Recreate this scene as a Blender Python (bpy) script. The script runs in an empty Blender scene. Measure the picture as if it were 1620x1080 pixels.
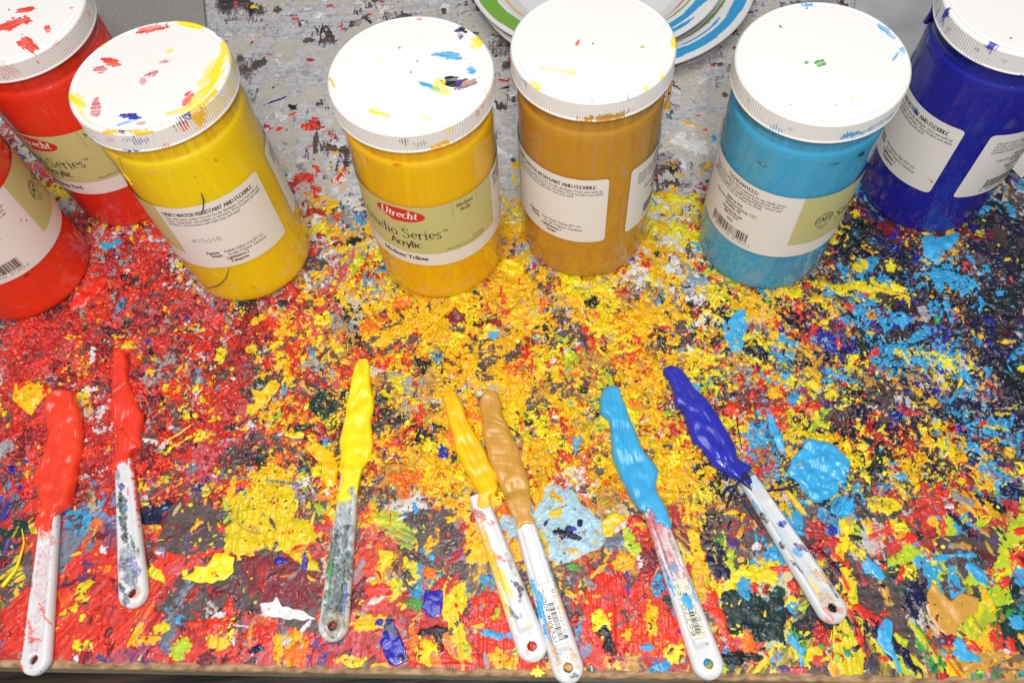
import bpy, math, random
import numpy as np
random.seed(7); rng = np.random.default_rng(11)
SC = bpy.context.scene; COL = SC.collection
# ------------------------------------------------------------------ camera
F, PITCH, ROLL, CH = 1293.64, 0.52193, -0.095837, 0.53286
fw = np.array([0, math.sin(PITCH), -math.cos(PITCH)])
r0 = np.array([1., 0, 0]); u0 = np.cross(r0, fw)
CR = math.cos(ROLL)*r0 + math.sin(ROLL)*u0; CU = -math.sin(ROLL)*r0 + math.cos(ROLL)*u0
from mathutils import Matrix, Vector
cam = bpy.data.objects.new('camera', bpy.data.cameras.new('camera')); COL.objects.link(cam)
cam.matrix_world = Matrix(((CR[0], CU[0], -fw[0], 0), (CR[1], CU[1], -fw[1], 0), (CR[2], CU[2], -fw[2], CH), (0, 0, 0, 1)))
cam.data.sensor_width = 36; cam.data.lens = F/1620*36; cam.data.clip_start = .01; cam.data.clip_end = 50
SC.camera = cam
# ------------------------------------------------------------------ light
w = bpy.data.worlds.new('World'); SC.world = w; w.use_nodes = True
w.node_tree.nodes['Background'].inputs[0].default_value = (.93, .97, 1, 1)
w.node_tree.nodes['Background'].inputs[1].default_value = .27
def area(name, loc, aim, size, power, col=(1, 1, 1), sy=None):
    l = bpy.data.lights.new(name, 'AREA'); l.energy = power; l.color = col; l.size = size
    if sy: l.shape = 'RECTANGLE'; l.size_y = sy
    o = bpy.data.objects.new(name, l); COL.objects.link(o); o.location = loc
    o.rotation_euler = (Vector(aim)-Vector(loc)).to_track_quat('-Z', 'Y').to_euler(); return o
area('ceiling_bounce', (-.2, .1, 1.75), (0, .3, 0), 1.1, 19, (.99, .99, 1))
area('wall_bounce', (-.1, -1.0, 1.25), (-.05, .3, .05), .7, 12, (1, .985, .97))
area('flash', (.03, -.12, .80), (0, .3, 0), .05, 2.6, (1, .97, .94))
SC.view_settings.view_transform = 'Standard'; SC.view_settings.look = 'None'
SC.view_settings.exposure = -.06; SC.view_settings.gamma = 1
SC.cycles.max_bounces = 8; SC.cycles.transparent_max_bounces = 12
SC.cycles.caustics_reflective = False; SC.cycles.caustics_refractive = False

# ------------------------------------------------------------------ helpers
def lin(c):
    c = np.asarray(c, float)/255.; return np.where(c <= .04045, c/12.92, ((c+.055)/1.055)**2.4)
def at(px, py, z=0.):
    """photo point to the place on the level z metres above the table top"""
    o, d = ray(px, py)
    s = (z-o[2])/d[2]; return o + s*d
GRAY = []
def ray(px, py):
    """view ray of a photo point; inside a jar's builder it is turned into that leaning jar's own frame"""
    d = fw + CR*(px-810)/F + CU*(540-py)/F; o = np.array([0, 0, CH])
    if GRAY:
        Mi = np.array(GRAY[0].inverted()); c = np.array([*GRAY[1], 0.]); o = Mi@(o-c)+c; d = Mi@d
    return o, d
def on_cyl(cx, cy, R, px, py):
    o, d = ray(px, py)
    ox, oy = o[0]-cx, o[1]-cy; a = d[0]**2+d[1]**2; b = 2*(ox*d[0]+oy*d[1]); cc = ox*ox+oy*oy-R*R
    s = (-b-math.sqrt(max(0, b*b-4*a*cc)))/(2*a); P = o+s*d
    return math.degrees(math.atan2(P[1]-cy, P[0]-cx)), P[2]
def mesh(name, V, Fc, mat, parent=None, smooth=True, col=None, origin=None):
    V = np.asarray(V, float)
    if origin is not None: V = V-np.asarray(origin)
    me = bpy.data.meshes.new(name)
    if isinstance(Fc, np.ndarray) and Fc.ndim == 2 and Fc.shape[1] == 4:
        n = len(Fc); me.vertices.add(len(V)); me.vertices.foreach_set('co', V.astype(np.float32).ravel())
        me.loops.add(n*4); me.loops.foreach_set('vertex_index', Fc.astype(np.int32).ravel())
        me.polygons.add(n); me.polygons.foreach_set('loop_start', np.arange(0, n*4, 4, dtype=np.int32))
        me.update(calc_edges=True)
    else:
        me.from_pydata(V.tolist(), [], [list(map(int, f)) for f in Fc])
    me.polygons.foreach_set('use_smooth', np.full(len(me.polygons), bool(smooth))); me.update()
    if col is not None:
        a = me.color_attributes.new('Col', 'FLOAT_COLOR', 'POINT')
        cc = np.ones((len(V), 4), np.float32); cc[:, :3] = col; a.data.foreach_set('color', cc.ravel())
    me.materials.append(mat)
    o = bpy.data.objects.new(name, me); COL.objects.link(o)
    if parent is not None: o.parent = parent
    pw = Vector(); q = parent
    while q is not None: pw = pw + q.location; q = q.parent
    o.location = (Vector(origin) if origin is not None else Vector()) - pw
    return o
def thing(name, label, cat, loc=(0, 0, 0), group=None):
    o = bpy.data.objects.new(name, None); COL.objects.link(o); o.location = loc; o.empty_display_size = .02
    o['label'] = label; o['category'] = cat
    if group: o['group'] = group
    return o
def grid_faces(n, m, wrap=False):
    """n rows by m columns"""
    i = np.arange(n-1)[:, None]; j = np.arange(m if wrap else m-1)[None]
    j2 = (j+1) % m
    return np.stack([i*m+j, i*m+j2, (i+1)*m+j2, (i+1)*m+j], -1).reshape(-1, 4)
def smooth_noise(n, sx, sy, seed, ang=0.):
    """periodic gaussian noise, unit variance, correlation lengths in cells"""
    g = np.random.default_rng(seed).standard_normal((n, n))
    k = np.fft.fftfreq(n); kx, ky = np.meshgrid(k, k)
    c, s = math.cos(ang), math.sin(ang); ka = kx*c+ky*s; kb = -kx*s+ky*c
    f = np.exp(-2*(math.pi**2)*((ka*sx)**2+(kb*sy)**2))
    r = np.real(np.fft.ifft2(np.fft.fft2(g)*f)); return (r/r.std()).astype(np.float32)
NZ = 768
N1 = smooth_noise(NZ, 1.0, 1.0, 1); N2 = smooth_noise(NZ, 2.4, 2.4, 2); N3 = smooth_noise(NZ, 6, 6, 3); N4 = smooth_noise(NZ, 18, 18, 4)
NST = [smooth_noise(NZ, 16, 1.1, 20+i, math.pi*i/8) for i in range(8)]
def bil(N, a, b):
    a0 = np.floor(a).astype(int); b0 = np.floor(b).astype(int); fa = a-a0; fb = b-b0; n, m = N.shape
    fa = fa*fa*(3-2*fa); fb = fb*fb*(3-2*fb)
    return (N[a0 % n, b0 % m]*(1-fa)*(1-fb)+N[(a0+1) % n, b0 % m]*fa*(1-fb)+N[a0 % n, (b0+1) % m]*(1-fa)*fb+N[(a0+1) % n, (b0+1) % m]*fa*fb)
NRAG = (.55*N2+.5*N3+.35*N1).astype(np.float32)

# ------------------------------------------------------------------ materials
def principled(name, col=(.8, .8, .8), rough=.5, coat=0., attr=False, bump=0., bscale=400., spec=.5, sss=0., rvar=0.):
    m = bpy.data.materials.new(name); m.use_nodes = True; nt = m.node_tree; p = nt.nodes['Principled BSDF']
    p.inputs['Base Color'].default_value = (*col, 1); p.inputs['Roughness'].default_value = rough
    p.inputs['Specular IOR Level'].default_value = spec
    p.inputs['Coat Weight'].default_value = coat; p.inputs['Coat Roughness'].default_value = .06
    if sss: p.inputs['Subsurface Weight'].default_value = sss; p.inputs['Subsurface Radius'].default_value = (1, .9, .8); p.inputs['Subsurface Scale'].default_value = .003
    if attr:
        a = nt.nodes.new('ShaderNodeVertexColor'); a.layer_name = 'Col'; nt.links.new(a.outputs[0], p.inputs['Base Color'])
    g = None
    if bump or rvar:
        g = nt.nodes.new('ShaderNodeNewGeometry')
    if bump:
        n = nt.nodes.new('ShaderNodeTexNoise'); n.inputs['Scale'].default_value = bscale; n.inputs['Detail'].default_value = 3
        nt.links.new(g.outputs['Position'], n.inputs['Vector'])
        b = nt.nodes.new('ShaderNodeBump'); b.inputs['Strength'].default_value = 1; b.inputs['Distance'].default_value = bump
        nt.links.new(n.outputs[0], b.inputs['Height']); nt.links.new(b.outputs[0], p.inputs['Normal'])
    if rvar:
        n = nt.nodes.new('ShaderNodeTexNoise'); n.inputs['Scale'].default_value = 90; n.inputs['Detail'].default_value = 2
        nt.links.new(g.outputs['Position'], n.inputs['Vector'])
        mr = nt.nodes.new('ShaderNodeMapRange'); mr.inputs[1].default_value = .35; mr.inputs[2].default_value = .65
        mr.inputs[3].default_value = max(.05, rough-rvar); mr.inputs[4].default_value = rough+rvar
        nt.links.new(n.outputs[0], mr.inputs[0]); nt.links.new(mr.outputs[0], p.inputs['Roughness'])
    return m
M_crust = principled('dried_paint', rough=.34, attr=True, bump=.00016, bscale=1300, rvar=.2)
M_wet = principled('thick_wet_paint', rough=.3, attr=True, bump=.00008, bscale=700, coat=.35)
M_lid = principled('white_lid_plastic', rough=.4, attr=True, bump=.00002, bscale=900)
M_handle = principled('white_translucent_plastic', rough=.22, attr=True, sss=.5, bump=.00002, bscale=500)
M_print = principled('printing_ink', rough=.5, attr=True)
M_label = principled('label_paper', rough=.38, attr=True, spec=.4)
M_plate = principled('glazed_paper', rough=.35, attr=True)
def shell_material():
    m = bpy.data.materials.new('clear_jar_plastic'); m.use_nodes = True; nt = m.node_tree; nt.nodes.clear()
    o = nt.nodes.new('ShaderNodeOutputMaterial'); mx = nt.nodes.new('ShaderNodeMixShader')
    t = nt.nodes.new('ShaderNodeBsdfTransparent'); t.inputs[0].default_value = (.985, .98, .975, 1)
    g = nt.nodes.new('ShaderNodeBsdfGlossy'); g.inputs['Roughness'].default_value = .045
    f = nt.nodes.new('ShaderNodeFresnel'); f.inputs[0].default_value = 1.5
    ge = nt.nodes.new('ShaderNodeNewGeometry'); n = nt.nodes.new('ShaderNodeTexNoise'); n.inputs['Scale'].default_value = 70
    b = nt.nodes.new('ShaderNodeBump'); b.inputs['Distance'].default_value = .0004; b.inputs['Strength'].default_value = .5
    nt.links.new(ge.outputs['Position'], n.inputs['Vector']); nt.links.new(n.outputs[0], b.inputs['Height']); nt.links.new(b.outputs[0], g.inputs['Normal'])
    mu = nt.nodes.new('ShaderNodeMath'); mu.operation = 'MULTIPLY'; iv = nt.nodes.new('ShaderNodeMath'); iv.operation = 'SUBTRACT'; iv.inputs[0].default_value = 1
    nt.links.new(ge.outputs['Backfacing'], iv.inputs[1]); nt.links.new(f.outputs[0], mu.inputs[0]); nt.links.new(iv.outputs[0], mu.inputs[1]); nt.links.new(mu.outputs[0], mx.inputs[0]); nt.links.new(t.outputs[0], mx.inputs[1]); nt.links.new(g.outputs[0], mx.inputs[2]); nt.links.new(mx.outputs[0], o.inputs[0])
    return m
M_shell = shell_material()
def two_tone(name, c1, c2, scale, stretch=(1, 1, 1), rough=.6, bump=.0003, detail=6):
    m = bpy.data.materials.new(name); m.use_nodes = True; nt = m.node_tree; p = nt.nodes['Principled BSDF']; p.inputs['Roughness'].default_value = rough
    g = nt.nodes.new('ShaderNodeTexCoord'); mp = nt.nodes.new('ShaderNodeMapping'); mp.inputs['Scale'].default_value = stretch
    mp.inputs['Rotation'].default_value = (0, 0, math.radians(6.1))
    n = nt.nodes.new('ShaderNodeTexNoise'); n.inputs['Scale'].default_value = scale; n.inputs['Detail'].default_value = detail
    r = nt.nodes.new('ShaderNodeValToRGB'); r.color_ramp.elements[0].position = .35; r.color_ramp.elements[1].position = .65
    r.color_ramp.elements[0].color = (*lin(c1), 1); r.color_ramp.elements[1].color = (*lin(c2), 1)
    b = nt.nodes.new('ShaderNodeBump'); b.inputs['Distance'].default_value = bump
    nt.links.new(g.outputs['Object'], mp.inputs[0]); nt.links.new(mp.outputs[0], n.inputs['Vector']); nt.links.new(n.outputs[0], r.inputs[0])
    nt.links.new(r.outputs[0], p.inputs['Base Color']); nt.links.new(n.outputs[0], b.inputs['Height']); nt.links.new(b.outputs[0], p.inputs['Normal'])
    return m
M_chip = two_tone('chipboard', (120, 90, 62), (180, 145, 105), 260, (.5, 1, 1), .8)
M_face = two_tone('board_edge_laminate', (120, 118, 100), (150, 146, 128), 90, (.4, 1, 1), .5)
M_dark = two_tone('dark_wood', (22, 18, 16), (72, 56, 44), 60, (.12, 2.2, 1), .45, .001)
M_canvas = two_tone('grey_canvas', (140, 134, 128), (158, 152, 146), 900, (1, 1, 1), .75, .0002, 2)
M_card = two_tone('grey_card', (168, 168, 168), (186, 186, 186), 30, (1, 1, 1), .5, .0001)
M_cream = two_tone('cream_card', (205, 200, 190), (220, 216, 208), 30, (1, 1, 1), .5, .0001)
M_wood = two_tone('worn_board', (70, 58, 54), (120, 108, 104), 60, (.2, 1.5, 1), .55)

# ------------------------------------------------------------------ colours (as the paint itself looks)
PAL = dict(R=(230, 56, 36), R2=(240, 64, 36), DR=(194, 48, 42), CR=(122, 32, 40), PK=(208, 88, 92), Y=(242, 218, 18), G=(250, 188, 8), O=(200, 148, 62),
           OR=(240, 118, 28), LB=(56, 164, 216), UB=(36, 40, 165), NV=(26, 28, 66), BK=(24, 34, 38), DG=(24, 62, 56), W=(222, 221, 220), GR=(160, 155, 156),
           BR=(94, 78, 76), GN=(62, 160, 60), LG=(184, 206, 36), PB=(168, 203, 216), PU=(92, 62, 122), SL=(112, 124, 142))
PK_ = list(PAL); PL = np.array([lin(PAL[k]) for k in PK_]).astype(np.float32)
PI = {k: i for i, k in enumerate(PK_)}
def mix(s):
    v = np.zeros(len(PK_));
    for t in s.split(): k, x = t.split(':'); v[PI[k]] = float(x)
    return v/v.sum()
# per mix: weights, density (0..1), size scale, dryness(thickness)
MX = dict(
 white=(mix('W:6 GR:3 BR:1 R:.35 G:.3 PK:.15 BK:.25 LB:.05 DR:.2'), .10, .9, .5),
 redw=(mix('R:4 DR:3 W:2 GR:1.5 Y:.8 BR:1 PK:1.5 UB:.1 CR:.8'), .8, .8, .8),
 red=(mix('R:8 DR:6 CR:1.7 PK:1.3 R2:1.5 Y:.3 G:.45 GR:.35 BR:.4 W:.1 UB:.1 LB:.06 BK:.3'), 1, .8, 1.2),
 redyel=(mix('R:4.2 DR:4 PK:1.5 Y:.8 G:1.6 GR:.7 DG:.5 BK:.5 BR:1.2 W:.4 CR:.9 OR:.6 UB:.12 LB:.12 LG:.2'), 1, .85, 1.1),
 yel=(mix('G:10 Y:2.8 OR:1.1 R:.7 DR:.6 O:1.4 LB:.25 BK:.4 BR:.5 GR:.2 LG:.45 W:.15 CR:.35'), 1, .8, 1.1),
 yelblue=(mix('Y:3.4 G:3.2 LB:1.5 NV:.8 BK:1.1 R:.8 BR:.8 O:.7 LG:.5 GR:.3 DR:.5 CR:.3'), 1, .75, 1),
 blue=(mix('LB:3.0 NV:4 UB:.9 BK:3.6 Y:1.1 G:.5 R:.4 O:.6 BR:.6 CR:.6 PU:.4'), 1, .62, 1),
 dark=(mix('BR:1.6 NV:3.4 BK:4 LB:1.0 CR:1 Y:.3 R:.35 O:.3 PU:.3'), .9, .75, .7),
 wyel=(mix('W:2 Y:1.8 G:2.6 R:.8 GR:1 LB:.35 O:.4 UB:.2'), .8, .9, .8),
 lowred=(mix('R:4.6 DR:3.4 CR:1.5 BR:1.2 Y:.55 OR:.6 G:.35 W:.12 UB:.18 LB:.2 DG:.25 PK:1.5 SL:.35 PU:.2'), .8, 1.7, .6),
 lowyel=(mix('Y:2.6 G:3 R:1.5 BR:2 LB:.4 UB:.25 GR:.6 W:.25 LG:.5 DR:1.2 OR:.5 SL:.3'), .85, 1.4, .7),
 lowmix=(mix('Y:2.4 LG:.8 R:1.3 DG:.8 NV:.9 LB:.9 BR:3.2 CR:.9 G:.7 GN:.25 O:.4 BK:.6 PU:.3 DR:.6'), .8, 1.4, .6))
MN = list(MX); GX = [0, 200, 400, 600, 800, 1000, 1200, 1400, 1620]; GY = [0, 160, 260, 350, 440, 520, 620, 720, 820, 920, 1050]
GRID = '''white white white white white white white white dark
redw white white white white white white dark dark
redw redw white white white white white dark dark
redw redw redw wyel wyel wyel yelblue blue dark
red red redw yel yel wyel yelblue blue dark
red red redyel yel yel yel yelblue blue blue
red red redyel yel yel yel yelblue blue blue
red red redyel yel yel yel yelblue yelblue blue
lowred lowred lowyel lowyel lowyel yel yelblue yelblue lowmix
lowred lowred lowred lowyel lowyel lowred lowmix lowmix lowmix
lowred lowred lowred lowred lowyel lowred lowmix lowmix lowmix'''.split('\n')
GI = np.array([[MN.index(x) for x in r.split()] for r in GRID])
def to_px(x, y):
    D = np.array([x, y, -CH]); z = D@fw; return 810+F*(D@CR)/z, 540-F*(D@CU)/z
CL = [smooth_noise(256, 2.2, 2.2, 500+i) + .5*smooth_noise(256, 1.0, 1.0, 600+i) for i in range(len(PK_))]
CLA = np.stack(CL, -1)
def clump(W, u, v, k=1.35):
    c = CLA[int(v/.0045+300) % 256, int(u/.0045+300) % 256]; w_ = W*np.exp(k*c*.9); return w_/w_.sum()
def region(px, py):
    """mix at a place, jittered so that regions blend"""
    px += rng.normal()*45; py += rng.normal()*28
    i = int(np.argmin([abs(g-px) for g in GX])); j = int(np.argmin([abs(g-py) for g in GY]))
    return MX[MN[GI[j, i]]]

# ------------------------------------------------------------------ the painted table top: board frame
O2 = np.array([-.3418, .1116]); th = math.atan2(.0451-.1116, .2829+.3418)
EX = np.array([math.cos(th), math.sin(th)]); EY = np.array([-math.sin(th), math.cos(th)])
def bu(p): d = np.asarray(p)[:2]-O2; return d@EX, d@EY
def wp(u, v): return O2+u*EX+v*EY
CELL = .0005; U0, U1, V1 = -.25, .83, .69
NU = int((U1-U0)/CELL); NV_ = int(V1/CELL)
uu = U0+np.arange(NU)*CELL; vv = np.arange(NV_)*CELL
H = np.zeros((NV_, NU), np.float32); C = np.zeros((NV_, NU, 3), np.float32)
def tile(N, oi, oj, n, m):
    return np.take(np.take(N, (oi+np.arange(n)) % NZ, 0), (oj+np.arange(m)) % NZ, 1)
# bare board: grey brown wood grain, scuffed with white paint towards the back
gx = tile(smooth_noise(NZ, 40, 1.6, 90), 0, 0, NV_, NU); g2 = tile(N4, 5, 9, NV_, NU); g1 = tile(N1, 50, 70, NV_, NU); g3 = tile(N3, 5, 90, NV_, NU)
sv = tile(NST[4], 3, 8, NV_, NU); sd = tile(NST[5], 30, 80, NV_, NU); sh = tile(NST[0], 60, 80, NV_, NU)
base = lin((96, 80, 78)).astype(np.float32)
C[:] = base*(1+.22*gx[..., None]+.12*g2[..., None]).clip(.4, 1.7)
PUx = (uu[None]*EX[0]+vv[:, None]*EY[0])+O2[0]; PUy = (uu[None]*EX[1]+vv[:, None]*EY[1])+O2[1]
D0 = PUx*fw[0]+PUy*fw[1]-CH*fw[2]
PXX = 810+F*(PUx*CR[0]+PUy*CR[1]-CH*CR[2])/D0; PYY = 540-F*(PUx*CU[0]+PUy*CU[1]-CH*CU[2])/D0
def sstep(x, a, b): t = ((x-a)/(b-a)).clip(0, 1); return t*t*(3-2*t)
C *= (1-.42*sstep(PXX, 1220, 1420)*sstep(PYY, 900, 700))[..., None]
whz = sstep(PXX, 1330, 1230)*sstep(PYY, 520, 330)*sstep(PXX, -400, 60)
g5 = tile(smooth_noise(NZ, 36, 30, 91), 40, 60, NV_, NU); sm = (1.0*g2+.9*g5+.4*sv+.12*sh+.35*sd+.65*g3+.2*g1)
dark_l = sstep(PXX, 500, 340)*sstep(PYY, 260, 120)
dk2 = np.exp(-(((PXX-1130)/45)**2+((PYY-120)/45)**2)) + np.exp(-(((PXX-800)/40)**2+((PYY-60)/40)**2))
m_ = whz*1.0 > (.54-.30*sm+.35*dark_l+.6*dk2)
wcol = lin((198, 196, 196)).astype(np.float32)*(1+.10*tile(N2, 9, 9, NV_, NU)+.07*sh)[..., None].clip(.6, 1.15)
gcol = lin((146, 141, 142)).astype(np.float32)*(1+.13*g1+.1*gx)[..., None]
C = np.where(m_[..., None], wcol, np.where((whz > .2)[..., None]*(sm > -1.5)[..., None], gcol, C)).astype(np.float32)
cream = lin((203, 196, 184)).astype(np.float32)
C = np.where((m_ & (g2+.5*g3 > .75))[..., None], cream*(1+.06*g1)[..., None], C)
H += m_*.00012+.00003*g1+.00004*gx+whz*.00005*sm
H = H.astype(np.float32)

def stamp(u, v, a, b, ang, ci, t, rag=.45, streak=.5, ci2=None, poly=None, holes=0., op=1.):
    R = 1.5*max(a, b)/CELL+2 if poly is None else 0
    if poly is None:
        cj = (u-U0)/CELL; ri = v/CELL
        j0, j1, i0, i1 = int(cj-R), int(cj+R)+1, int(ri-R), int(ri+R)+1
    else:
        pj = (poly[:, 0]-U0)/CELL; pi = poly[:, 1]/CELL
        j0, j1, i0, i1 = int(pj.min())-8, int(pj.max())+9, int(pi.min())-8, int(pi.max())+9
    j0, i0, j1, i1 = max(0, j0), max(0, i0), min(NU, j1), min(NV_, i1)
    if j1-j0 < 2 or i1-i0 < 2: return
    n, m = i1-i0, j1-j0; oi, oj = random.randrange(NZ), random.randrange(NZ)
    rg = tile(NRAG, oi, oj, n, m)
    X = np.arange(j0, j1, dtype=np.float32)[None]; Y = np.arange(i0, i1, dtype=np.float32)[:, None]
    if poly is None:
        X = (X-cj)*CELL; Y = (Y-ri)*CELL; c, s = math.cos(ang), math.sin(ang)
        q = np.sqrt(((X*c+Y*s)/a)**2+((-X*s+Y*c)/b)**2)
        mk = 1-q+rag*rg*.6
    else:
        # distance to the outline, in cells, outline nibbled by noise
        wx = X+2.2*tile(N3, oi+9, oj, n, m)+1.0*rg; wy = Y+2.2*tile(N3, oi, oj+77, n, m)+1.0*tile(NRAG, oi+44, oj+13, n, m)
        ins = np.zeros((n, m), bool); dist = np.full((n, m), 1e9, np.float32); L = len(pj)
        for k in range(L):
            x1, y1, x2, y2 = pj[k], pi[k], pj[(k+1) % L], pi[(k+1) % L]
            cr = ((y1 > wy) != (y2 > wy)) & (wx < (x2-x1)*(wy-y1)/((y2-y1) or 1e-9)+x1); ins ^= cr
            dx, dy = x2-x1, y2-y1; tt = (((wx-x1)*dx+(wy-y1)*dy)/(dx*dx+dy*dy+1e-9)).clip(0, 1)
            dist = np.minimum(dist, np.hypot(wx-x1-tt*dx, wy-y1-tt*dy))
        mk = np.where(ins, dist/8, -dist/8)
    st = tile(NST[int(round((ang % math.pi)/(math.pi/8))) % 8], oi, oj, n, m)
    if streak > .8: mk = mk + .35*(streak-.6)*st*.8 - .05
    if holes: mk = np.where(tile(N2, oj, oi, n, m)+.5*st > holes, -1, mk)
    M = mk > 0
    if not M.any(): return
    hh = H[i0:i1, j0:j1]; cc = C[i0:i1, j0:j1]
    e = np.sqrt((mk*(2.6 if poly is None else 1.0)).clip(0, 1))
    tx = .62+.24*rg+(.12 if poly is not None and t < .0006 else .26)*st*min(1, streak*1.2)
    add = 1.3*t*e*tx.clip(.15, 1.6)
    hm = hh[M]; lvl = float(hm.mean()); hn = hm*.62+lvl*.30+add[M]
    hh[M] = np.minimum(hn, .0052)
    col = PL[ci]*random.uniform(.86, 1.1)
    f = (1+.07*rg+.06*st)[..., None]
    cl = col*f
    if ci2 is not None:
        k2 = ((st*.9+.5*rg) > random.uniform(.3, 1.3))[..., None]; cl = np.where(k2, .25*col+.75*PL[ci2], cl)
    if op < 1:
        al = np.clip(op+.30*st+.12*rg, .12, 1)[..., None]; cl = cl*al+cc*(1-al)
    cc[M] = cl[M].clip(.003, .92)

def pick(W):
    c = np.cumsum(W); return min(len(W)-1, int(np.searchsorted(c, random.random()*c[-1])))
def sprites(n, rmin, rmax, power, el, rag):
    out = []
    for _ in range(n):
        r = rmin+(rmax-rmin)*random.random()**power; e = 1+(el-1)*random.random(); a, b = r*math.sqrt(e)/CELL, r/math.sqrt(e)/CELL
        R = int(1.6*max(a, b)+2); k = 2*R+1; oi, oj = random.randrange(NZ), random.randrange(NZ); rg = tile(NRAG, oi, oj, k, k)
        ang = random.uniform(0, math.pi); st = tile(NST[int(ang/(math.pi/8)) % 8], oi, oj, k, k); c, s_ = math.cos(ang), math.sin(ang)
        X = np.arange(-R, R+1, dtype=np.float32)[None]; Y = X.T
        mk = 1-np.sqrt(((X*c+Y*s_)/a)**2+((-X*s_+Y*c)/b)**2)+rag*rg*.6+.12*st
        M = mk > 0
        if not M.any(): continue
        ii = np.where(M.any(1))[0]; jj = np.where(M.any(0))[0]; sl = (slice(ii[0], ii[-1]+1), slice(jj[0], jj[-1]+1))
        mk, M, rg, st = mk[sl], M[sl], rg[sl], st[sl]
        iy, ix = np.nonzero(M)
        out.append((r, iy-M.shape[0]//2, ix-M.shape[1]//2, (np.sqrt((mk*2.6).clip(0, 1))*(.62+.24*rg+.2*st).clip(.15, 1.6))[M], (1+.07*rg+.06*st)[M][:, None].astype(np.float32), (.9*st+.5*rg)[M]))
    out.sort(key=lambda q: q[0]); return out
def crumbs(n, lib, thick, dens_f, pmix=.1):
    for _ in range(n):
        u = random.uniform(U0, U1); v = random.uniform(0, V1)
        p = wp(u, v); px, py = to_px(p[0], p[1])
        if px < -60 or px > 1680 or py < -40: continue
        W, dens, sc, th_ = region(px, py)
        if random.random() > dens*dens_f(px, py): continue
        sp = lib[int(len(lib)*random.random()**(1/sc if sc < 1 else 1))]
        W = clump(W, u, v); ci = pick(W); j = int((u-U0)/CELL); i = int(v/CELL); iy, ix = sp[1]+i, sp[2]+j
        if iy[0] < 0 or iy[-1] >= NV_ or ix.min() < 0 or ix.max() >= NU: continue
        h = H[iy, ix]; hn = h*.62+float(h.mean())*.30+1.3*thick*th_*random.uniform(.5, 1.3)*sp[3]; H[iy, ix] = np.minimum(hn, .0052)
        cl = PL[ci]*random.uniform(.84, 1.1)*sp[4]
        if random.random() < pmix: cl = np.where((sp[5] > .5)[:, None], PL[pick(W)], cl)
        C[iy, ix] = cl.clip(.003, .92)
def scatter(n, rmin, rmax, power, el, thick, angf, dens_f=None, rag=.6, sizek=1., pmix=.25, zone=None, sharp=1., veil=None):
    for _ in range(n):
        u = random.uniform(U0, U1); v = random.uniform(0, V1)
        p = wp(u, v); px, py = to_px(p[0], p[1])
        if px < -60 or px > 1680 or py < -40: continue
        if zone and not zone(px, py): continue
        W, dens, sc, th_ = region(px, py)
        if random.random() > dens*(dens_f(px, py) if dens_f else 1): continue
        r = (rmin + (rmax-rmin)*random.random()**power)*(1+(sc-1)*sizek)
        e = 1+(el-1)*random.random()
        W = clump(W, u, v)**sharp; ci = pick(W); ci2 = pick(W) if random.random() < pmix else None
        low = py > 790
        stamp(u, v, r*math.sqrt(e), r/math.sqrt(e), angf(px, py), ci, thick*th_*random.uniform(.5, 1.3)*(.6 if low else 1), rag*(.6 if low else 1), random.uniform(.2, 1.), ci2, op=(random.uniform(*veil) if veil else random.choice([1, .9, .7, .5]) if py > 790 else 1.))
def ang_low(px, py): return math.radians(random.choice([75, 60, 100, 20, 125, 90])+random.gauss(0, 14)) if py > 800 else random.uniform(0, math.pi)
def ang_r(px, py):
    if py > 800: return ang_low(px, py)
    if px > 1000: return math.radians(-50+random.gauss(0, 35))
    return math.radians(50+random.gauss(0, 45))
PHASE = lambda t: print('phase', t)
# broad underlying smears, then scrapings, then crumbs
scatter(1700, .006, .022, 1.5, 3.5, .0006, ang_low, lambda x, y: 1 if y > 330 else .05)
scatter(9500, .0022, .0085, 2, 3, .0008, ang_r, lambda x, y: (1 if y < 830 else .6) if y > 300 else .4)
def P(*a): return np.array([bu(at(x, y)) for x, y in a])
def Z(ox, oy, k, pts): return P(*[(ox+x/k, oy+y/k) for x, y in pts])
def patch(key, pts, t=.0007, ang=90, streak=.6, k2=None, holes=0.):
    pts = np.asarray(pts); c = pts.mean(0)
    stamp(c[0], c[1], 0, 0, math.radians(ang), PI[key], t, .5, streak, PI[k2] if k2 else None, poly=pts, holes=holes)
def spot(key, x, y, a, b, ang, t=.0006, k2=None, rag=.5, streak=.6):
    """a smear at photo place x,y: half length and half width in mm"""
    u, v = bu(at(x, y)); stamp(u, v, a/1000, b/1000, math.radians(ang), PI[key], t, rag, streak, PI[k2] if k2 else None)
dy_ = lambda *a: a
# -- large flat patches that lie under the crumbs
patch('BR', Z(200, 800, 3.857, [(380, 330), (700, 330), (1180, 350), (1180, 800), (700, 620), (380, 760), (150, 720), (330, 420)]), .0002, 0, .5)
patch('CR', Z(200, 800, 3.857, [(680, 300), (1180, 340), (1200, 640), (860, 600), (760, 520)]), .0002, 0, .4)
patch('DR', Z(540, 980, 3, [(0, 10), (180, 20), (190, 250), (0, 240)]), .0003, 80, .8, 'PK')
patch('R', Z(880, 760, 3.858, [(200, 620), (330, 490), (390, 600), (440, 720), (460, 900), (600, 1080), (250, 1080), (180, 850)]), .0011, 80, .9, 'R2')
patch('R', Z(880, 760, 3.858, [(480, 580), (590, 570), (620, 700), (700, 820), (830, 900), (850, 1060), (450, 1060), (440, 800)]), .0010, 80, .9, 'OR')
patch('R', P((742, 945), (775, 935), (800, 960), (850, 1000), (870, 1058), (740, 1060)), .0009, 85, .9, 'R2')
patch('Y', P((700, 930), (735, 920), (740, 1000), (748, 1050), (728, 1052), (716, 1000), (702, 990)), .0009, 85, .9, 'G')
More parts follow.
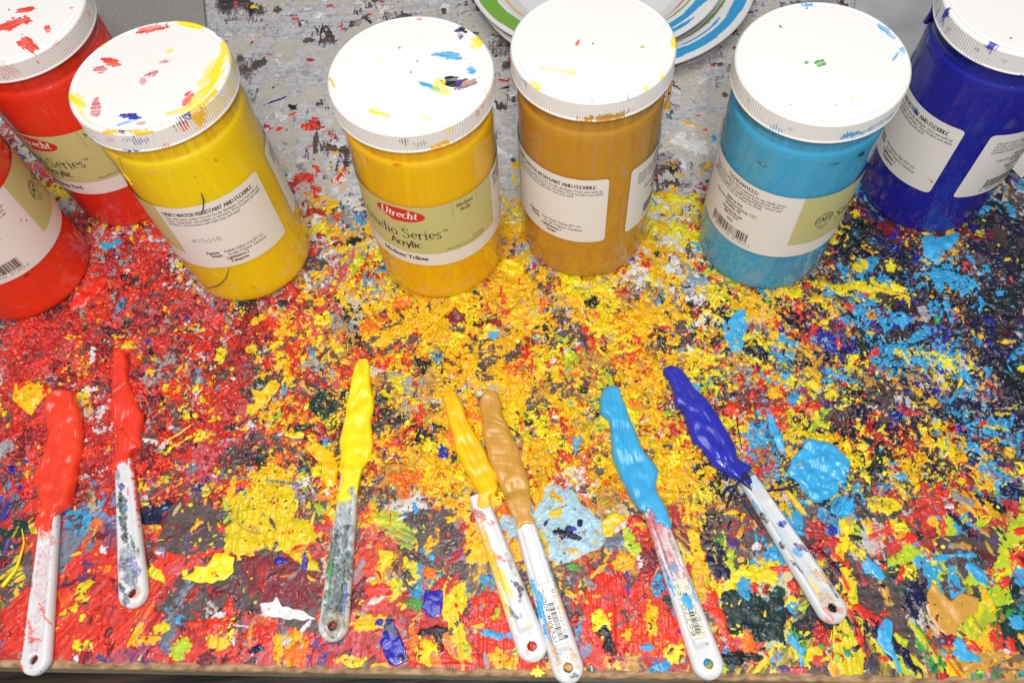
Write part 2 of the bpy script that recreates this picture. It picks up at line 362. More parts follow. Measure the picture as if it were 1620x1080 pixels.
patch('R', Z(540, 980, 3, [(310, 130), (440, 100), (640, 190), (840, 200), (830, 260), (420, 268), (330, 250)]), .0007, 10, .8, 'DR')
patch('R', P((0, 930), (60, 935), (140, 920), (175, 930), (230, 960), (215, 1010), (180, 1035), (0, 1030)), .0004, 40, .8, 'DR')
patch('R', Z(0, 760, 3.6, [(430, 800), (560, 740), (720, 760), (860, 700), (900, 760), (780, 960), (430, 980), (330, 880)]), .0005, 55, .8, 'R2')
patch('R', Z(0, 760, 3.6, [(880, 300), (1040, 260), (1130, 330), (1120, 500), (960, 560), (860, 520)]), .0004, 50, .7, 'DR')
patch('PK', Z(400, 460, 3.858, [(310, 280), (360, 120), (420, 0), (500, 0), (460, 110), (400, 230), (340, 330)]), .0009, 65, .9, 'R')
patch('PK', Z(300, 400, 3.6, [(740, 270), (840, 100), (890, 60), (900, 110), (830, 250), (790, 330), (740, 320)]), .0009, 60, .9, 'R')
patch('DG', Z(0, 540, 2, [(0, 600), (60, 565), (105, 590), (95, 640), (40, 690), (0, 700)]), .0005, 30, .5)
patch('Y', Z(0, 540, 2, [(0, 740), (70, 700), (85, 745), (70, 790), (20, 840), (0, 850)]), .0009, 40, 1., 'DG', holes=1.5)
patch('Y', Z(0, 760, 3.6, [(450, 600), (490, 560), (570, 590), (520, 680), (420, 770), (370, 800), (340, 770), (430, 700)]), .0005, 50, .8, 'R', holes=1.4)
patch('R2', Z(0, 760, 3.6, [(850, 540), (930, 540), (960, 580), (920, 680), (850, 780), (790, 930), (700, 960), (720, 850), (800, 700), (850, 620)]), .0007, 60, 1., 'OR')
patch('Y', Z(0, 760, 3.6, [(830, 470), (870, 460), (940, 530), (950, 570), (880, 560), (840, 530)]), .0006, 60, .8, 'LG')
patch('G', Z(0, 760, 3.6, [(760, 830), (830, 790), (820, 870), (790, 930), (740, 950)]), .0006, 60, .8, 'OR')
patch('NV', P((215, 800), (260, 790), (290, 805), (250, 830), (225, 830)), .0002, 20, .4)
patch('BR', P((280, 790), (350, 800), (380, 850), (300, 880), (240, 870)), .0002, 10, .4)
patch('BK', P((1290, 955), (1330, 930), (1330, 1000), (1255, 1010), (1250, 985)), .0003, 20, .5)
patch('BR', P((1245, 700), (1275, 690), (1290, 760), (1255, 780), (1235, 730)), .0003, 20, .6)
patch('BR', P((1120, 790), (1190, 780), (1230, 850), (1170, 900), (1100, 880)), .0003, 20, .8, 'DR')
patch('Y', P((1318, 960), (1345, 900), (1360, 930), (1365, 1040), (1360, 1068), (1330, 1068), (1318, 1020)), .0007, 85, .8, 'LG')
patch('Y', P((1325, 820), (1345, 815), (1340, 880), (1355, 940), (1335, 950), (1322, 890)), .0007, 80, .9, 'G')
patch('LG', P((1395, 1000), (1430, 1010), (1450, 1060), (1425, 1066), (1400, 1040)), .0004, 110, .9, 'Y')
patch('GN', P((1440, 980), (1462, 1000), (1500, 1050), (1478, 1066), (1455, 1040)), .0004, 120, 1., 'Y')
patch('LG', P((1520, 960), (1570, 950), (1572, 985), (1545, 1010), (1515, 1000)), .0003, 60, .7, 'Y')
patch('LG', P((1548, 925), (1590, 920), (1600, 950), (1560, 960)), .0003, 60, .7, 'GN')
patch('DG', P((1580, 985), (1620, 970), (1620, 1030), (1590, 1030)), .0003, 60, .7, 'BK')
patch('BR', P((1480, 850), (1560, 830), (1590, 860), (1560, 900), (1500, 900)), .0002, 10, .7, 'PU')
patch('LB', Z(1220, 780, 3.6, [(1000, 380), (1050, 400), (1090, 480), (1095, 560), (1020, 610), (1000, 500)]), .0003, 85, 1.)
patch('G', Z(560, 720, 4.153, [(730, 480), (880, 470), (900, 600), (900, 690), (760, 690), (720, 600)]), .0008, 85, .9)
patch('Y', Z(560, 720, 4.153, [(170, 640), (260, 620), (300, 720), (400, 640), (450, 820), (360, 900), (230, 960), (210, 900), (260, 780), (180, 730)]), .0006, 70, .8, 'LG', holes=1.8)
patch('Y', Z(560, 720, 4.153, [(560, 850), (640, 780), (700, 820), (710, 1000), (700, 1080), (590, 1080), (590, 950)]), .0008, 80, .8, 'G')
patch('BR', Z(560, 720, 4.153, [(570, 700), (720, 690), (740, 800), (640, 800)]), .0002, 20, .4)
patch('W', Z(560, 720, 4.153, [(330, 240), (470, 240), (480, 340), (350, 380), (180, 360), (200, 320), (330, 310)]), .0004, 20, .7, 'GR')
patch('LG', Z(560, 720, 4.153, [(70, 430), (200, 380), (300, 400), (310, 470), (180, 480), (80, 460)]), .0006, 10, .7, 'Y')
patch('Y', Z(200, 700, 4.153, [(670, 380), (830, 290), (860, 200), (980, 150), (1120, 190), (1090, 300), (1130, 400), (1100, 500), (1230, 540), (1260, 620), (1200, 700), (1265, 840), (1160, 830), (1060, 730), (900, 700), (740, 730), (670, 680), (690, 600), (650, 560), (710, 480)]), .0012, 90, .6, 'G', holes=2.3)
patch('G', Z(780, 400, 3.858, [(-100, 60), (140, 40), (200, 80), (250, 150), (240, 230), (170, 300), (60, 350), (-40, 340), (-120, 200)]), .0011, 10, .8, 'Y')
patch('G', Z(780, 400, 3.858, [(100, 340), (180, 280), (330, 330), (420, 420), (330, 500), (180, 480), (80, 420)]), .0009, 20, .8, 'Y')
patch('G', Z(780, 400, 3.858, [(880, 300), (960, 240), (1100, 320), (1180, 400), (1000, 450), (870, 420)]), .0009, 20, .8, 'Y')
patch('R', P((1097, 405), (1113, 405), (1120, 430), (1140, 445), (1105, 445)), .0006, 60, .8)
patch('Y', P((1105, 440), (1150, 455), (1165, 480), (1135, 490), (1105, 465)), .0007, 20, .8, 'G')
# back area accents
for a in [('UB', 438, 160, 11, 1.4, 28), ('R', 442, 205, 3.2, 2.6, 0), ('R', 462, 182, 5, 1.2, 25), ('DR', 492, 96, 3.4, 2.3, 0), ('R', 511, 202, 4, 1.8, 0), ('R', 524, 213, 5, 1.6, -20),
          ('R', 490, 233, 3, 1, 10), ('G', 528, 242, 6, 2, -10), ('Y', 545, 270, 5, 1.6, 0), ('BR', 500, 225, 2.5, 14, 5), ('R', 418, 45, 1.8, 1, 60), ('CR', 492, 65, 1.8, .7, 20),
          ('O', 573, 6, 3.8, 2.2, 30), ('DR', 605, 4, 2.6, 1.6, 0), ('G', 598, 20, 2.4, 1.2, 10), ('G', 617, 14, 2, 1, 10), ('O', 569, 35, 3, 1.2, 20), ('BK', 800, 100, 8, .9, 0),
          ('NV', 398, 15, 3, 9, 8), ('R', 470, 285, 3, 6, 20), ('DR', 466, 292, 5, 4, 0), ('R', 492, 285, 3, 6, 20), ('BK', 785, 90, 2.4, 1.2, 40), ('BK', 800, 140, 5, 1.6, 10),
          ('G', 1092, 198, 9, 2.2, -25), ('R', 1106, 184, 2.3, 1.3, 10), ('R', 1115, 207, 2.4, 1.3, 0), ('LB', 1130, 220, 2, 3, 0), ('Y', 1113, 260, 3.5, 2, 0), ('G', 1066, 267, 2, 2, 0),
          ('G', 1062, 222, 2, 1.4, 0), ('Y', 1078, 320, 7, 4, 0), ('Y', 1100, 310, 4, 3, 0), ('G', 1048, 365, 5, 9, 0), ('LB', 1052, 335, 6, 1, -50), ('UB', 1077, 370, 4, 1.2, -60),
          ('UB', 1070, 412, 6, 3, 0), ('R', 1095, 395, 4, 3, 0), ('R', 300, 420, 6, 4, 0)]:
    spot(*a)
# crumbs everywhere that is crusted
crowd = lambda x, y: 1. if y < 790 else .28
crumbs(46000, sprites(2200, .0005, .0042, 2.3, 3.4, 1.0), .0012, crowd, .12)
scatter(4200, .0012, .0042, 1.7, 6, .0013, lambda x, y: random.uniform(0, math.pi), lambda x, y: 1 if y < 800 else .15, rag=.95, sizek=.6, pmix=.35, sharp=1.7)
crumbs(44000, sprites(2200, .0004, .0015, 1.4, 2.6, .95), .0010, lambda x, y: 1 if 400 < y < 800 and x > 1050 else (.75 if 380 < y < 800 else .14), .1)
# -- distinct smears on top
patch('DG', Z(880, 760, 3.858, [(1000, 680), (1090, 668), (1200, 690), (1389, 745), (1420, 860), (1389, 1010), (1250, 985), (1150, 930), (1060, 915), (1030, 800)]), .0004, 60, .6, 'BK')
patch('R2', Z(880, 760, 3.858, [(890, 690), (970, 670), (1000, 780), (1060, 900), (1110, 960), (1110, 1010), (1050, 990), (960, 860), (900, 780)]), .0011, 75, .9)
patch('Y', Z(200, 700, 4.153, [(670, 380), (830, 290), (860, 200), (980, 150), (1120, 190), (1090, 300), (1130, 400), (1100, 500), (1230, 540), (1260, 620), (1200, 700), (1265, 840), (1160, 830), (1060, 730), (900, 700), (740, 730), (670, 680), (690, 600), (650, 560), (710, 480)]), .0012, 90, .6, 'G', holes=1.9)
patch('PB', Z(680, 590, 2.204, [(350, 420), (400, 410), (430, 395), (500, 410), (540, 470), (600, 520), (625, 560), (610, 600), (560, 630), (440, 668), (400, 600), (370, 540), (345, 480)]), .0010, 40, .5)
patch('PB', Z(560, 720, 4.153, [(950, 400), (1080, 380), (1090, 520), (1040, 560), (960, 480)]), .0008, 60, .5)
for a in [('NV', 893, 843, 6.5, 3.6, 10), ('NV', 907, 850, 4, 2.4, -20), ('NV', 917, 828, 2.2, 1.6, 70), ('UB', 903, 838, 3, 1.4, 0), ('BK', 864, 829, 2.4, .9, 70), ('G', 878, 812, 4, 3, 0), ('G', 815, 860, 5, 5, 0)]: spot(*a, t=.0007)
patch('G', Z(680, 590, 2.204, [(345, 280), (385, 255), (425, 290), (435, 340), (410, 380), (400, 420), (400, 450), (360, 485), (352, 450), (375, 400), (350, 340)]), .0014, 80, .6)
patch('G', Z(680, 590, 2.204, [(415, 410), (440, 420), (480, 455), (470, 465), (430, 440)]), .0012, 130, .6)
patch('Y', Z(1160, 380, 3.522, [(480, 240), (560, 260), (640, 250), (800, 220), (840, 260), (980, 330), (970, 400), (930, 310), (820, 300), (700, 290), (560, 290)]), .0010, 150, .7, 'G')
patch('LB', Z(1160, 380, 3.522, [(700, 330), (800, 330), (800, 370), (740, 380)]), .0008, 30, .7)
for (x0, y0, x1, y1, x2, y2) in [(1030, 20, 1240, 10, 1110, 110), (1060, 190, 1250, 190, 1150, 300), (1220, 280, 1340, 280, 1270, 340), (860, 420, 1020, 440, 940, 510), (800, 440, 880, 460, 840, 520), (1360, 350, 1430, 370, 1380, 410), (960, 560, 1180, 500, 1000, 590), (990, 660, 1100, 680, 1050, 740), (1320, 560, 1390, 570, 1360, 620), (1380, 730, 1460, 740, 1420, 800), (1160, 350, 1240, 400, 1200, 480), (700, 110, 810, 110, 780, 190)]:
    patch('LB', Z(1160, 380, 3.522, [(x0, y0), ((x0+x1)/2, min(y0, y1)-12), (x1, y1), (x2, y2)]), .0009, random.randrange(180), .7)
for a in [('Y', 1357, 420, 7, 5, 20), ('Y', 1418, 455, 9, 3, -30), ('O', 1377, 500, 3, 4, 0), ('G', 1377, 528, 3, 1.6, 0), ('GR', 1462, 498, 3, 6, 0), ('GN', 1481, 508, 1.8, 3, 0), ('NV', 1198, 560, 9, 6, -30), ('BK', 1255, 515, 14, 3, -40),
          ('R', 1284, 643, 7, 3, 10), ('O', 1374, 603, 4, 4, 0), ('LB', 1305, 590, 4, 3, 0), ('G', 1466, 697, 4, 6, 20), ('Y', 1495, 710, 4, 6, 25), ('LB', 1505, 633, 8, 1.4, 50), ('R', 1480, 785, 9, 4, 20),
          ('LB', 1555, 645, 6, 1.6, 60), ('GR', 1553, 635, 1.3, 9, -10), ('G', 1590, 542, 6, 1.8, 0), ('LB', 1225, 690, 1, 1, 0), ('LB', 1255, 630, 4, 8, -30), ('NV', 1448, 680, 1.8, 7, 10), ('BK', 1600, 600, 8, 14, 20), ('BK', 1570, 800, 12, 5, -40),
          ('BK', 1046, 545, 3, 7, 15), ('BK', 1040, 525, 7, 1.2, -10), ('BK', 668, 580, 6, 3, -60), ('LB', 780, 530, 3, 3, 0), ('R', 928, 522, 4, 2.2, 40), ('BK', 935, 480, 6, 4, 20), ('BK', 835, 670, 4, 3, 0), ('BK', 925, 620, 3, 3, 0), ('UB', 700, 715, 3, 5, 20), ('LB', 495, 557, 3, 3, 0), ('SL', 497, 555, 4, 3, 0),
          ('LB', 450, 620, 1.4, 3, 20), ('DG', 510, 640, 10, 11, 20), ('DG', 480, 680, 7, 3, 20), ('Y', 460, 610, 4, 3, 0), ('Y', 415, 630, 5, 7, -40), ('Y', 400, 650, 3, 5, 0), ('G', 418, 505, 8, 2.5, 40), ('Y', 510, 508, 6, 5, 0), ('Y', 470, 690, 6, 2, 0), ('W', 150, 565, 3, 8, 10), ('W', 145, 617, 6, 2, 0),
          ('UB', 146, 612, 2, 2, 0), ('GR', 10, 710, 8, 6, 40), ('G', 240, 590, 4, 3, 0), ('Y', 265, 615, 3, 4, 0), ('Y', 305, 660, 6, 2.4, 10), ('Y', 338, 668, 5, 3, 20), ('Y', 320, 690, 4, 4, 0), ('Y', 350, 565, 4, 5, -10), ('R2', 30, 548, 12, 2.6, 50), ('R2', 150, 715, 7, 3, 20), ('Y', 290, 700, 12, 1, 38), ('LB', 346, 617, 2, 2, 0), ('UB', 236, 545, 2, 2, 0), ('CR', 220, 595, 6, 3, 0),
          ('SL', 470, 697, 12, .9, -8), ('SL', 375, 757, 12, 1.2, 0), ('SL', 450, 765, 14, 1.2, -8), ('R2', 380, 768, 14, 2, 4), ('BR', 345, 820, 8, 5, 20), ('W', 255, 875, 3.1, 1.24, 0), ('LG', 285, 1027, 7, 6, 0), ('W', 440, 960, 9.92, 1.86, -6), ('W', 420, 965, 3.72, 3.1, 30), ('NV', 405, 967, 5, 1.6, -10), ('R', 362, 962, 4, 7, 0),
          ('W', 345, 975, 4.96, 1.86, 15), ('W', 385, 990, 7.44, 1.24, -5), ('R', 330, 990, 12, 4, 0), ('R', 410, 1005, 10, 8, 20), ('W', 370, 1015, 1.24, 4.34, 20), ('G', 458, 1025, 9, 10, 80), ('W', 455, 1015, 3.72, 3.1, 80), ('OR', 470, 1035, 6, 8, 80), ('NV', 410, 1025, 5, 3, 0), ('SL', 285, 950, 3, 12, -20), ('SL', 270, 1000, 4, 12, -10), ('Y', 255, 995, 5, 3, 20), ('G', 590, 985, 12, 4, 10), ('Y', 555, 1045, 8, 3, 0), ('G', 600, 1055, 8, 2.4, 0),
          ('UB', 600, 985, 2, 2, 0), ('W', 590, 915, 3.1, 1.24, 20), ('W', 595, 950, 4.96, 1.86, 25), ('R', 600, 935, 9, 4, 0), ('LB', 660, 940, 5, 4, 20), ('GN', 655, 955, 5, 3, 0), ('Y', 680, 1030, 7, 7, 30), ('BK', 695, 1010, 3, 8, 10), ('BK', 680, 1000, 8, 2, 10), ('G', 795, 1045, 5, 8, 60), ('O', 1005, 1050, 6, 7, 0), ('LB', 1045, 1058, 9, 4, 30), ('Y', 1065, 1035, 6, 6, 0),
          ('Y', 950, 985, 5, 9, 20), ('BK', 960, 1010, 4, 8, 10), ('G', 1030, 985, 4, 11, 0), ('LB', 1040, 930, 5, 5, 0), ('DG', 1065, 950, 7, 9, 0), ('G', 985, 890, 8, 5, 30), ('DR', 1008, 845, 11, 8, -50), ('R', 1005, 830, 8, 4, -50), ('G', 1012, 832, 4, 2, 0), ('SL', 975, 860, 8, 6, 0), ('LG', 1000, 860, 4, 9, 30), ('O', 940, 880, 6, 2.4, 0), ('GN', 910, 897, 5, 1.6, 0), ('G', 1100, 860, 3, 16, 10),
          ('G', 1105, 910, 3, 12, 0), ('BR', 1130, 890, 4, 10, 0), ('LG', 1155, 885, 3, 7, 0), ('Y', 1210, 905, 9, 6, 20), ('Y', 1175, 910, 8, 4, 10), ('NV', 1145, 905, 6, 5, 30), ('NV', 1130, 880, 5, 8, 0), ('W', 1197, 865, 3.1, 2.48, 0), ('LB', 1177, 935, 4, 9, 10), ('R', 1240, 900, 9, 2, 0), ('OR', 1185, 1020, 4, 7, 20), ('BK', 1170, 1040, 12, 3, 0), ('PK', 1250, 1062, 7, 2.6, 0),
          ('PU', 1240, 1058, 4, 1.6, 0), ('DR', 1295, 1000, 4, 5, 0), ('R', 1350, 985, 2, 14, 10), ('R', 1375, 975, 3, 12, 50), ('NV', 1425, 1030, 3, 17, 35), ('DR', 1300, 855, 8, 10, 0), ('UB', 1315, 838, 3, 4, 0), ('Y', 1400, 800, 10, 5, 0), ('R', 1440, 850, 7, 4, 20), ('Y', 1425, 835, 7, 2.4, 0), ('O', 1450, 870, 2, 1, 0), ('LG', 1430, 880, 12, 4, 20), ('NV', 1452, 940, 5, 5, 0), ('LB', 1505, 880, 13, 1.6, 10), ('LB', 1540, 895, 14, 1.4, -50),
          ('LB', 1545, 910, 9, 3, -50), ('NV', 1525, 835, 3.4, 12, 40), ('G', 1570, 810, 3, 9, 35), ('GR', 1520, 790, 8, 3, -30), ('W', 1500, 800, 3.72, 1.86, 0), ('Y', 1600, 1045, 7, 4, 0), ('W', 1585, 1030, 4.34, 1.24, 0), ('O', 1555, 1045, 10, 5, 20), ('NV', 1600, 780, 8, 6, 0), ('R', 1612, 840, 5, 3, 0), ('PU', 1160, 860, 4, 4, 0)]:
    spot(*a, t=.0007)
patch('O', P((1583, 1045), (1600, 1035), (1620, 1030), (1625, 1066), (1590, 1068)), .0003, 10, .7, 'BR')
# fine dust of every colour over all of it
scatter(3800, .0008, .0042, 1.8, 6, .00035, ang_low, lambda x, y: 1 if y > 770 else .12, rag=.8, sizek=.3, pmix=.5, veil=(.25, .95))
for x, y in [(395, 795), (380, 815), (415, 805), (405, 770), (430, 830), (422, 790), (398, 835), (440, 800), (372, 840), (450, 845)]: spot(random.choice(['R', 'OR', 'LG', 'DR']), x, y, random.uniform(.6, 2), random.uniform(.3, .8), random.uniform(0, 180), .0004)
crumbs(14000, sprites(900, .0003, .0009, 1.5, 1.8, .7), .0007, lambda x, y: 1, 0)
PHASE('stamped')
Hs = H.copy()
Hs[1:-1, 1:-1] = .5*H[1:-1, 1:-1]+.125*(H[:-2, 1:-1]+H[2:, 1:-1]+H[1:-1, :-2]+H[1:-1, 2:]); H = Hs
def hz(x, y, r=2):
    u, v = bu((x, y)); j = int((u-U0)/CELL); i = int(v/CELL)
    if i < 0 or j < 0 or i >= NV_ or j >= NU: return 0.
    return float(H[max(0, i-r):i+r+1, max(0, j-r):j+r+1].mean())

table = thing('work_table', 'wooden work table top crusted all over with dried scrapings of coloured paint', 'table', (O2[0], O2[1], 0))
edge = .0012*np.abs(tile(N3, 0, 3, 1, NU)[0])
VX = PUx.copy(); VY = PUy.copy()
VX[0] -= edge*EY[0]; VY[0] -= edge*EY[1]
V = np.stack([VX, VY, H+.0004], -1).reshape(-1, 3)
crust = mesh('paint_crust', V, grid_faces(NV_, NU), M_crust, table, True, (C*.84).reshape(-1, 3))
def box(name, c0, c1, z0, z1, mat, parent, bev=0.):
    q = [wp(c0[0], c0[1]), wp(c1[0], c0[1]), wp(c1[0], c1[1]), wp(c0[0], c1[1])]
    V = [(*p, z0) for p in q]+[(*p, z1) for p in q]
    Fc = [(0, 3, 2, 1), (4, 5, 6, 7), (0, 1, 5, 4), (1, 2, 6, 5), (2, 3, 7, 6), (3, 0, 4, 7)]
    o = mesh(name, V, Fc, mat, parent, False)
    if bev:
        b = o.modifiers.new('b', 'BEVEL'); b.width = bev; b.segments = 2
    return o
# board core showing as a worn chipboard strip along the front, laminate face under it
nE = 1400; ue = np.linspace(-.6, 1.3, nE); er = tile(N2, 33, 5, 1, nE)[0]*.0003; er2 = tile(N1, 99, 5, 1, nE)[0]*.0003
rows = [(.004+0*er, .0001+0*er), (.0+0*er, .0001+er*.2), (-.0015+er*.6, -.0001+er2*.4), (-.003+er*.6, -.0002+er2*.4), (-.0042+er*.5, -.0008+er2*.4), (-.0047+er*.2, -.0022+er2*.4), (-.0047+0*er, -.006+0*er)]
V = np.concatenate([np.stack([O2[0]+ue*EX[0]+a*EY[0], O2[1]+ue*EX[1]+a*EY[1], b], -1) for a, b in rows])
mesh('worn_edge', V, grid_faces(len(rows), nE)[:, ::-1], M_chip, table)
box('front_edge', (-.6, -.0045), (1.3, .93), -.022, -.0056, M_face, table, .0008)
box('board', (-.6, .0045), (1.3, .93), -.0052, -.0006, M_wood, table)
for k in range(7):
    box('lower_shelf_slat', (-.6, -.30+k*.055), (1.3, -.251+k*.055), -.11, -.095, M_dark, table, .002)
# the drips on the lower slats
PHASE('table')

# ------------------------------------------------------------------ loose curled paint scraps (nobody could count them)
def flakes(n):
    Vs, Fs, Cs = [], [], []; k0 = 0
    for _ in range(n):
        px = random.uniform(-20, 1640); py = random.uniform(330, 1030)
        if py > 800 and random.random() > .18: continue
        if py < 430 and random.random() > .5: continue
        p = at(px, py)[:2]; W, d, s, t = region(px, py)
        if random.random() > d: continue
        W = W.copy(); W[PI['W']] *= .4; W[PI['GR']] *= .3; W[PI['BR']] *= .3; W /= W.sum(); uv_ = bu(p); W = clump(W, *uv_)
        col = PL[rng.choice(len(PL), p=W)]*random.uniform(.9, 1.12)
        L = random.uniform(.0012, .0042) if random.random() < .9 else random.uniform(.004, .010)
        wd = L*random.uniform(.10, .42); wd = min(wd, .0016); ns = 7
        a = random.uniform(0, 2*math.pi); bend = random.gauss(0, .5); z0 = hz(*p)+.0003
        lift = random.uniform(.0002, .0012); x, y = p; tw = random.uniform(-.8, .8)
        for i in range(ns):
            f = i/(ns-1); ww = wd*math.sin(math.pi*min(1, .12+f*.9))**.7*random.uniform(.6, 1.25)
            dx, dy = -math.sin(a), math.cos(a); zz = z0+lift*math.sin(math.pi*f)+(.0002 if i in (0, ns-1) else .0004)
            for sgn, dz in ((-1, 0), (0, 1), (1, 0)):
                Vs.append((x+sgn*dx*ww/2, y+sgn*dy*ww/2, zz+dz*ww*.28+sgn*tw*ww*.35))
            Cs += [col]*3
            x += math.cos(a)*L/ns; y += math.sin(a)*L/ns; a += bend*.6+random.gauss(0, .22)
        for i in range(ns-1):
            for j in (0, 1):
                b = k0+i*3+j; Fs.append((b, b+1, b+4, b+3))
            b = k0+i*3; Fs.append((b+2, b, b+3, b+5))
        k0 += ns*3
    return np.array(Vs), np.array(Fs), np.array(Cs)
V, Fc, cc = flakes(15000)
fl = mesh('paint_scraps', V, Fc, M_crust, None, True, cc.clip(.003, .9))
fl['kind'] = 'stuff'; fl['label'] = 'small curled scraps of dried paint in many colours strewn over the table'; fl['category'] = 'paint scraps'

# ------------------------------------------------------------------ thick separate dabs of paint
def dab(label, key, px, T=.0022, lump=.5, seed=0, key2=None, name='paint_dab', crumple=0.):
    Pt = np.array([at(x, y)[:2] for x, y in px]); c = Pt.mean(0); n = 128; rg = np.random.default_rng(seed+5)
    # resample the outline smoothly and nibble it
    Q = np.vstack([Pt, Pt[:1]]); d = np.r_[0, np.cumsum(np.hypot(*np.diff(Q, axis=0).T))]; s = np.linspace(0, d[-1], n, endpoint=False)
    B = np.stack([np.interp(s, d, Q[:, 0]), np.interp(s, d, Q[:, 1])], -1)
    for _ in range(2): B = (np.roll(B, 1, 0)+2*B+np.roll(B, -1, 0))/4
    wob = smooth_noise(128, 2.5, 1, 300+seed)[0]*(.0012 if seed == 1 else .0006); nrm = B-c; nrm /= np.linalg.norm(nrm, axis=1)[:, None]; B = B+nrm*wob[:, None]
    rr = np.r_[np.linspace(0.02, .9, 40), [.94, .97, .99, 1.0, 1.0]]
    V = []; size = np.linalg.norm(B-c, axis=1).mean()
    for k, r in enumerate(rr):
        R_ = c+(B-c)*r
        x, y = R_[:, 0], R_[:, 1]
        ii = (y/.00055).astype(int) % NZ; jj = (x/.00055).astype(int) % NZ
        nn = .5*N3[ii, jj]+.35*N2[ii, jj]+.4*N4[ii, jj]
        if crumple: nn = nn + crumple*np.abs(N2[ii, jj])*2-crumple
        e = (1-r**6)**.5 if k < len(rr)-1 else 0
        base_ = np.array([hz(a, b, 5) for a, b in R_])
        z = base_+.0006+e*T*(.75+lump*.5*nn).clip(.2, 2.2) if k < len(rr)-1 else base_-.0003
        V.append(np.stack([x, y, z], -1))
    V = np.concatenate(V); Fc = grid_faces(len(rr), n, True)
    col = np.tile(PL[PI[key]], (len(V), 1))
    x, y = V[:, 0], V[:, 1]; ii = (y/.0004).astype(int) % NZ; jj = (x/.0004).astype(int) % NZ
    col = col*(1+.06*N2[ii, jj])[:, None]
    if key2: col = np.where((N3[ii, jj] > 1.25)[:, None], PL[PI[key2]], col)
    cv = len(V); V = np.vstack([V, [*c, V[:n, 2].mean()]]); col = np.vstack([col, col[:1]])
    Fc = [tuple(f) for f in Fc]+[(cv, (i+1) % n, i) for i in range(n)]
    o = mesh(name, V, Fc, M_wet, table, True, col.clip(.003, .9)); o['label'] = label
    return o
def zz(ox, oy, k, pts): return [(ox+x/k, oy+y/k) for x, y in pts]
dab('round light blue puddle of paint beside the dark blue knife', 'LB', zz(1180, 500, 3.6, [(245, 810), (300, 740), (370, 700), (430, 720), (500, 745), (560, 800), (600, 850), (560, 920), (580, 960), (520, 1010), (480, 1050), (420, 1060), (360, 1040), (320, 1000), (290, 950), (240, 900), (235, 850)]), .0026, .9, 1)
dab('crumpled light blue paint skin', 'LB', zz(1220, 780, 3.6, [(330, 80), (360, 30), (430, 20), (480, 60), (470, 120), (400, 140), (345, 120)]), .0045, 1., 2, crumple=.9)
dab('thick lemon yellow dab left of the light blue knife', 'Y', zz(880, 760, 3.858, [(275, 250), (330, 210), (420, 205), (430, 240), (380, 270), (340, 340), (290, 350), (272, 300)]), .003, .6, 3, 'G')
dab('golden dab trailing to the left of the lemon yellow knife', 'G', zz(200, 700, 4.153, [(1170, 30), (1220, 0), (1260, 10), (1340, 60), (1400, 170), (1400, 220), (1370, 290), (1320, 300), (1290, 230), (1310, 190), (1240, 110)]), .003, .7, 4)
dab('yellow ochre patch near the front right corner', 'O', zz(1220, 780, 3.6, [(880, 580), (920, 515), (960, 560), (1020, 615), (1080, 565), (1180, 600), (1175, 670), (1090, 730), (1040, 790), (980, 800), (940, 780), (900, 700), (870, 640)]), .0008, .4, 5)
dab('light blue drip over a dark blue streak', 'LB', zz(1220, 780, 3.6, [(600, 760), (640, 720), (690, 740), (690, 780), (665, 820), (690, 890), (720, 960), (745, 1020), (725, 1030), (690, 950), (630, 900), (595, 830)]), .0009, .4, 6)
dab('light blue drip nearest the front right corner', 'LB', zz(1220, 780, 3.6, [(1020, 850), (1050, 820), (1080, 830), (1120, 890), (1195, 955), (1080, 965), (1040, 920)]), .0011, .4, 7)
dab('light blue dab with a dark slit', 'LB', zz(1220, 780, 3.6, [(510, 400), (540, 360), (600, 400), (640, 450), (640, 500), (590, 480), (530, 450)]), .0014, .6, 8)
dab('small light blue drip on dark green', 'LB', zz(1220, 780, 3.6, [(85, 810), (110, 793), (140, 830), (150, 860), (200, 880), (175, 920), (190, 985), (165, 995), (155, 920), (110, 860)]), .0009, .4, 9)
dab('square ultramarine dab', 'UB', zz(560, 720, 4.153, [(470, 890), (570, 875), (590, 930), (580, 1040), (540, 1050), (530, 1075), (490, 1060), (465, 1030), (450, 980)]), .0013, .6, 10)
dab('ragged ultramarine streak at the front edge', 'UB', zz(480, 550, 2.04, [(265, 880), (290, 875), (310, 930), (340, 1000), (325, 1020), (300, 1022), (275, 1020), (250, 960)]), .0016, 1., 11, 'NV')
dab('bright lemon patch in front of the large yellow patch', 'Y', zz(200, 800, 3.857, [(350, 440), (430, 400), (420, 370), (500, 370), (540, 290), (600, 300), (665, 310), (655, 400), (600, 460), (520, 475), (420, 465)]), .0011, .5, 12, 'LG')
dab('yellow disc smeared with red', 'G', zz(0, 480, 3.858, [(80, 580), (110, 500), (200, 475), (270, 500), (310, 560), (270, 620), (190, 690), (150, 650), (100, 620)]), .0014, .5, 13, 'R')
dab('peeled red paint skin beside the front red jar', 'R', zz(0, 180, 3.176, [(340, 1030), (380, 930), (440, 850), (500, 820), (545, 825), (530, 880), (450, 960)]), .0025, .8, 14, 'PK')
dab('pair of blue splashes behind the front red jar', 'LB', zz(0, 180, 3.176, [(498, 660), (530, 650), (560, 660), (590, 632), (620, 640), (615, 665), (570, 685), (530, 695), (505, 680)]), .0008, .4, 15)
dab('white splash with spikes', 'W', zz(200, 800, 3.857, [(810, 600), (870, 590), (930, 560), (930, 610), (1000, 630), (1080, 640), (1160, 690), (1090, 700), (1000, 690), (900, 680), (850, 660)]), .0008, .5, 16)
dab('glossy maroon blob between two yellow jars', 'CR', zz(400, 460, 3.858, [(1165, 170), (1200, 150), (1240, 110), (1260, 140), (1300, 150), (1305, 190), (1250, 225), (1200, 205)]), .002, .4, 17)
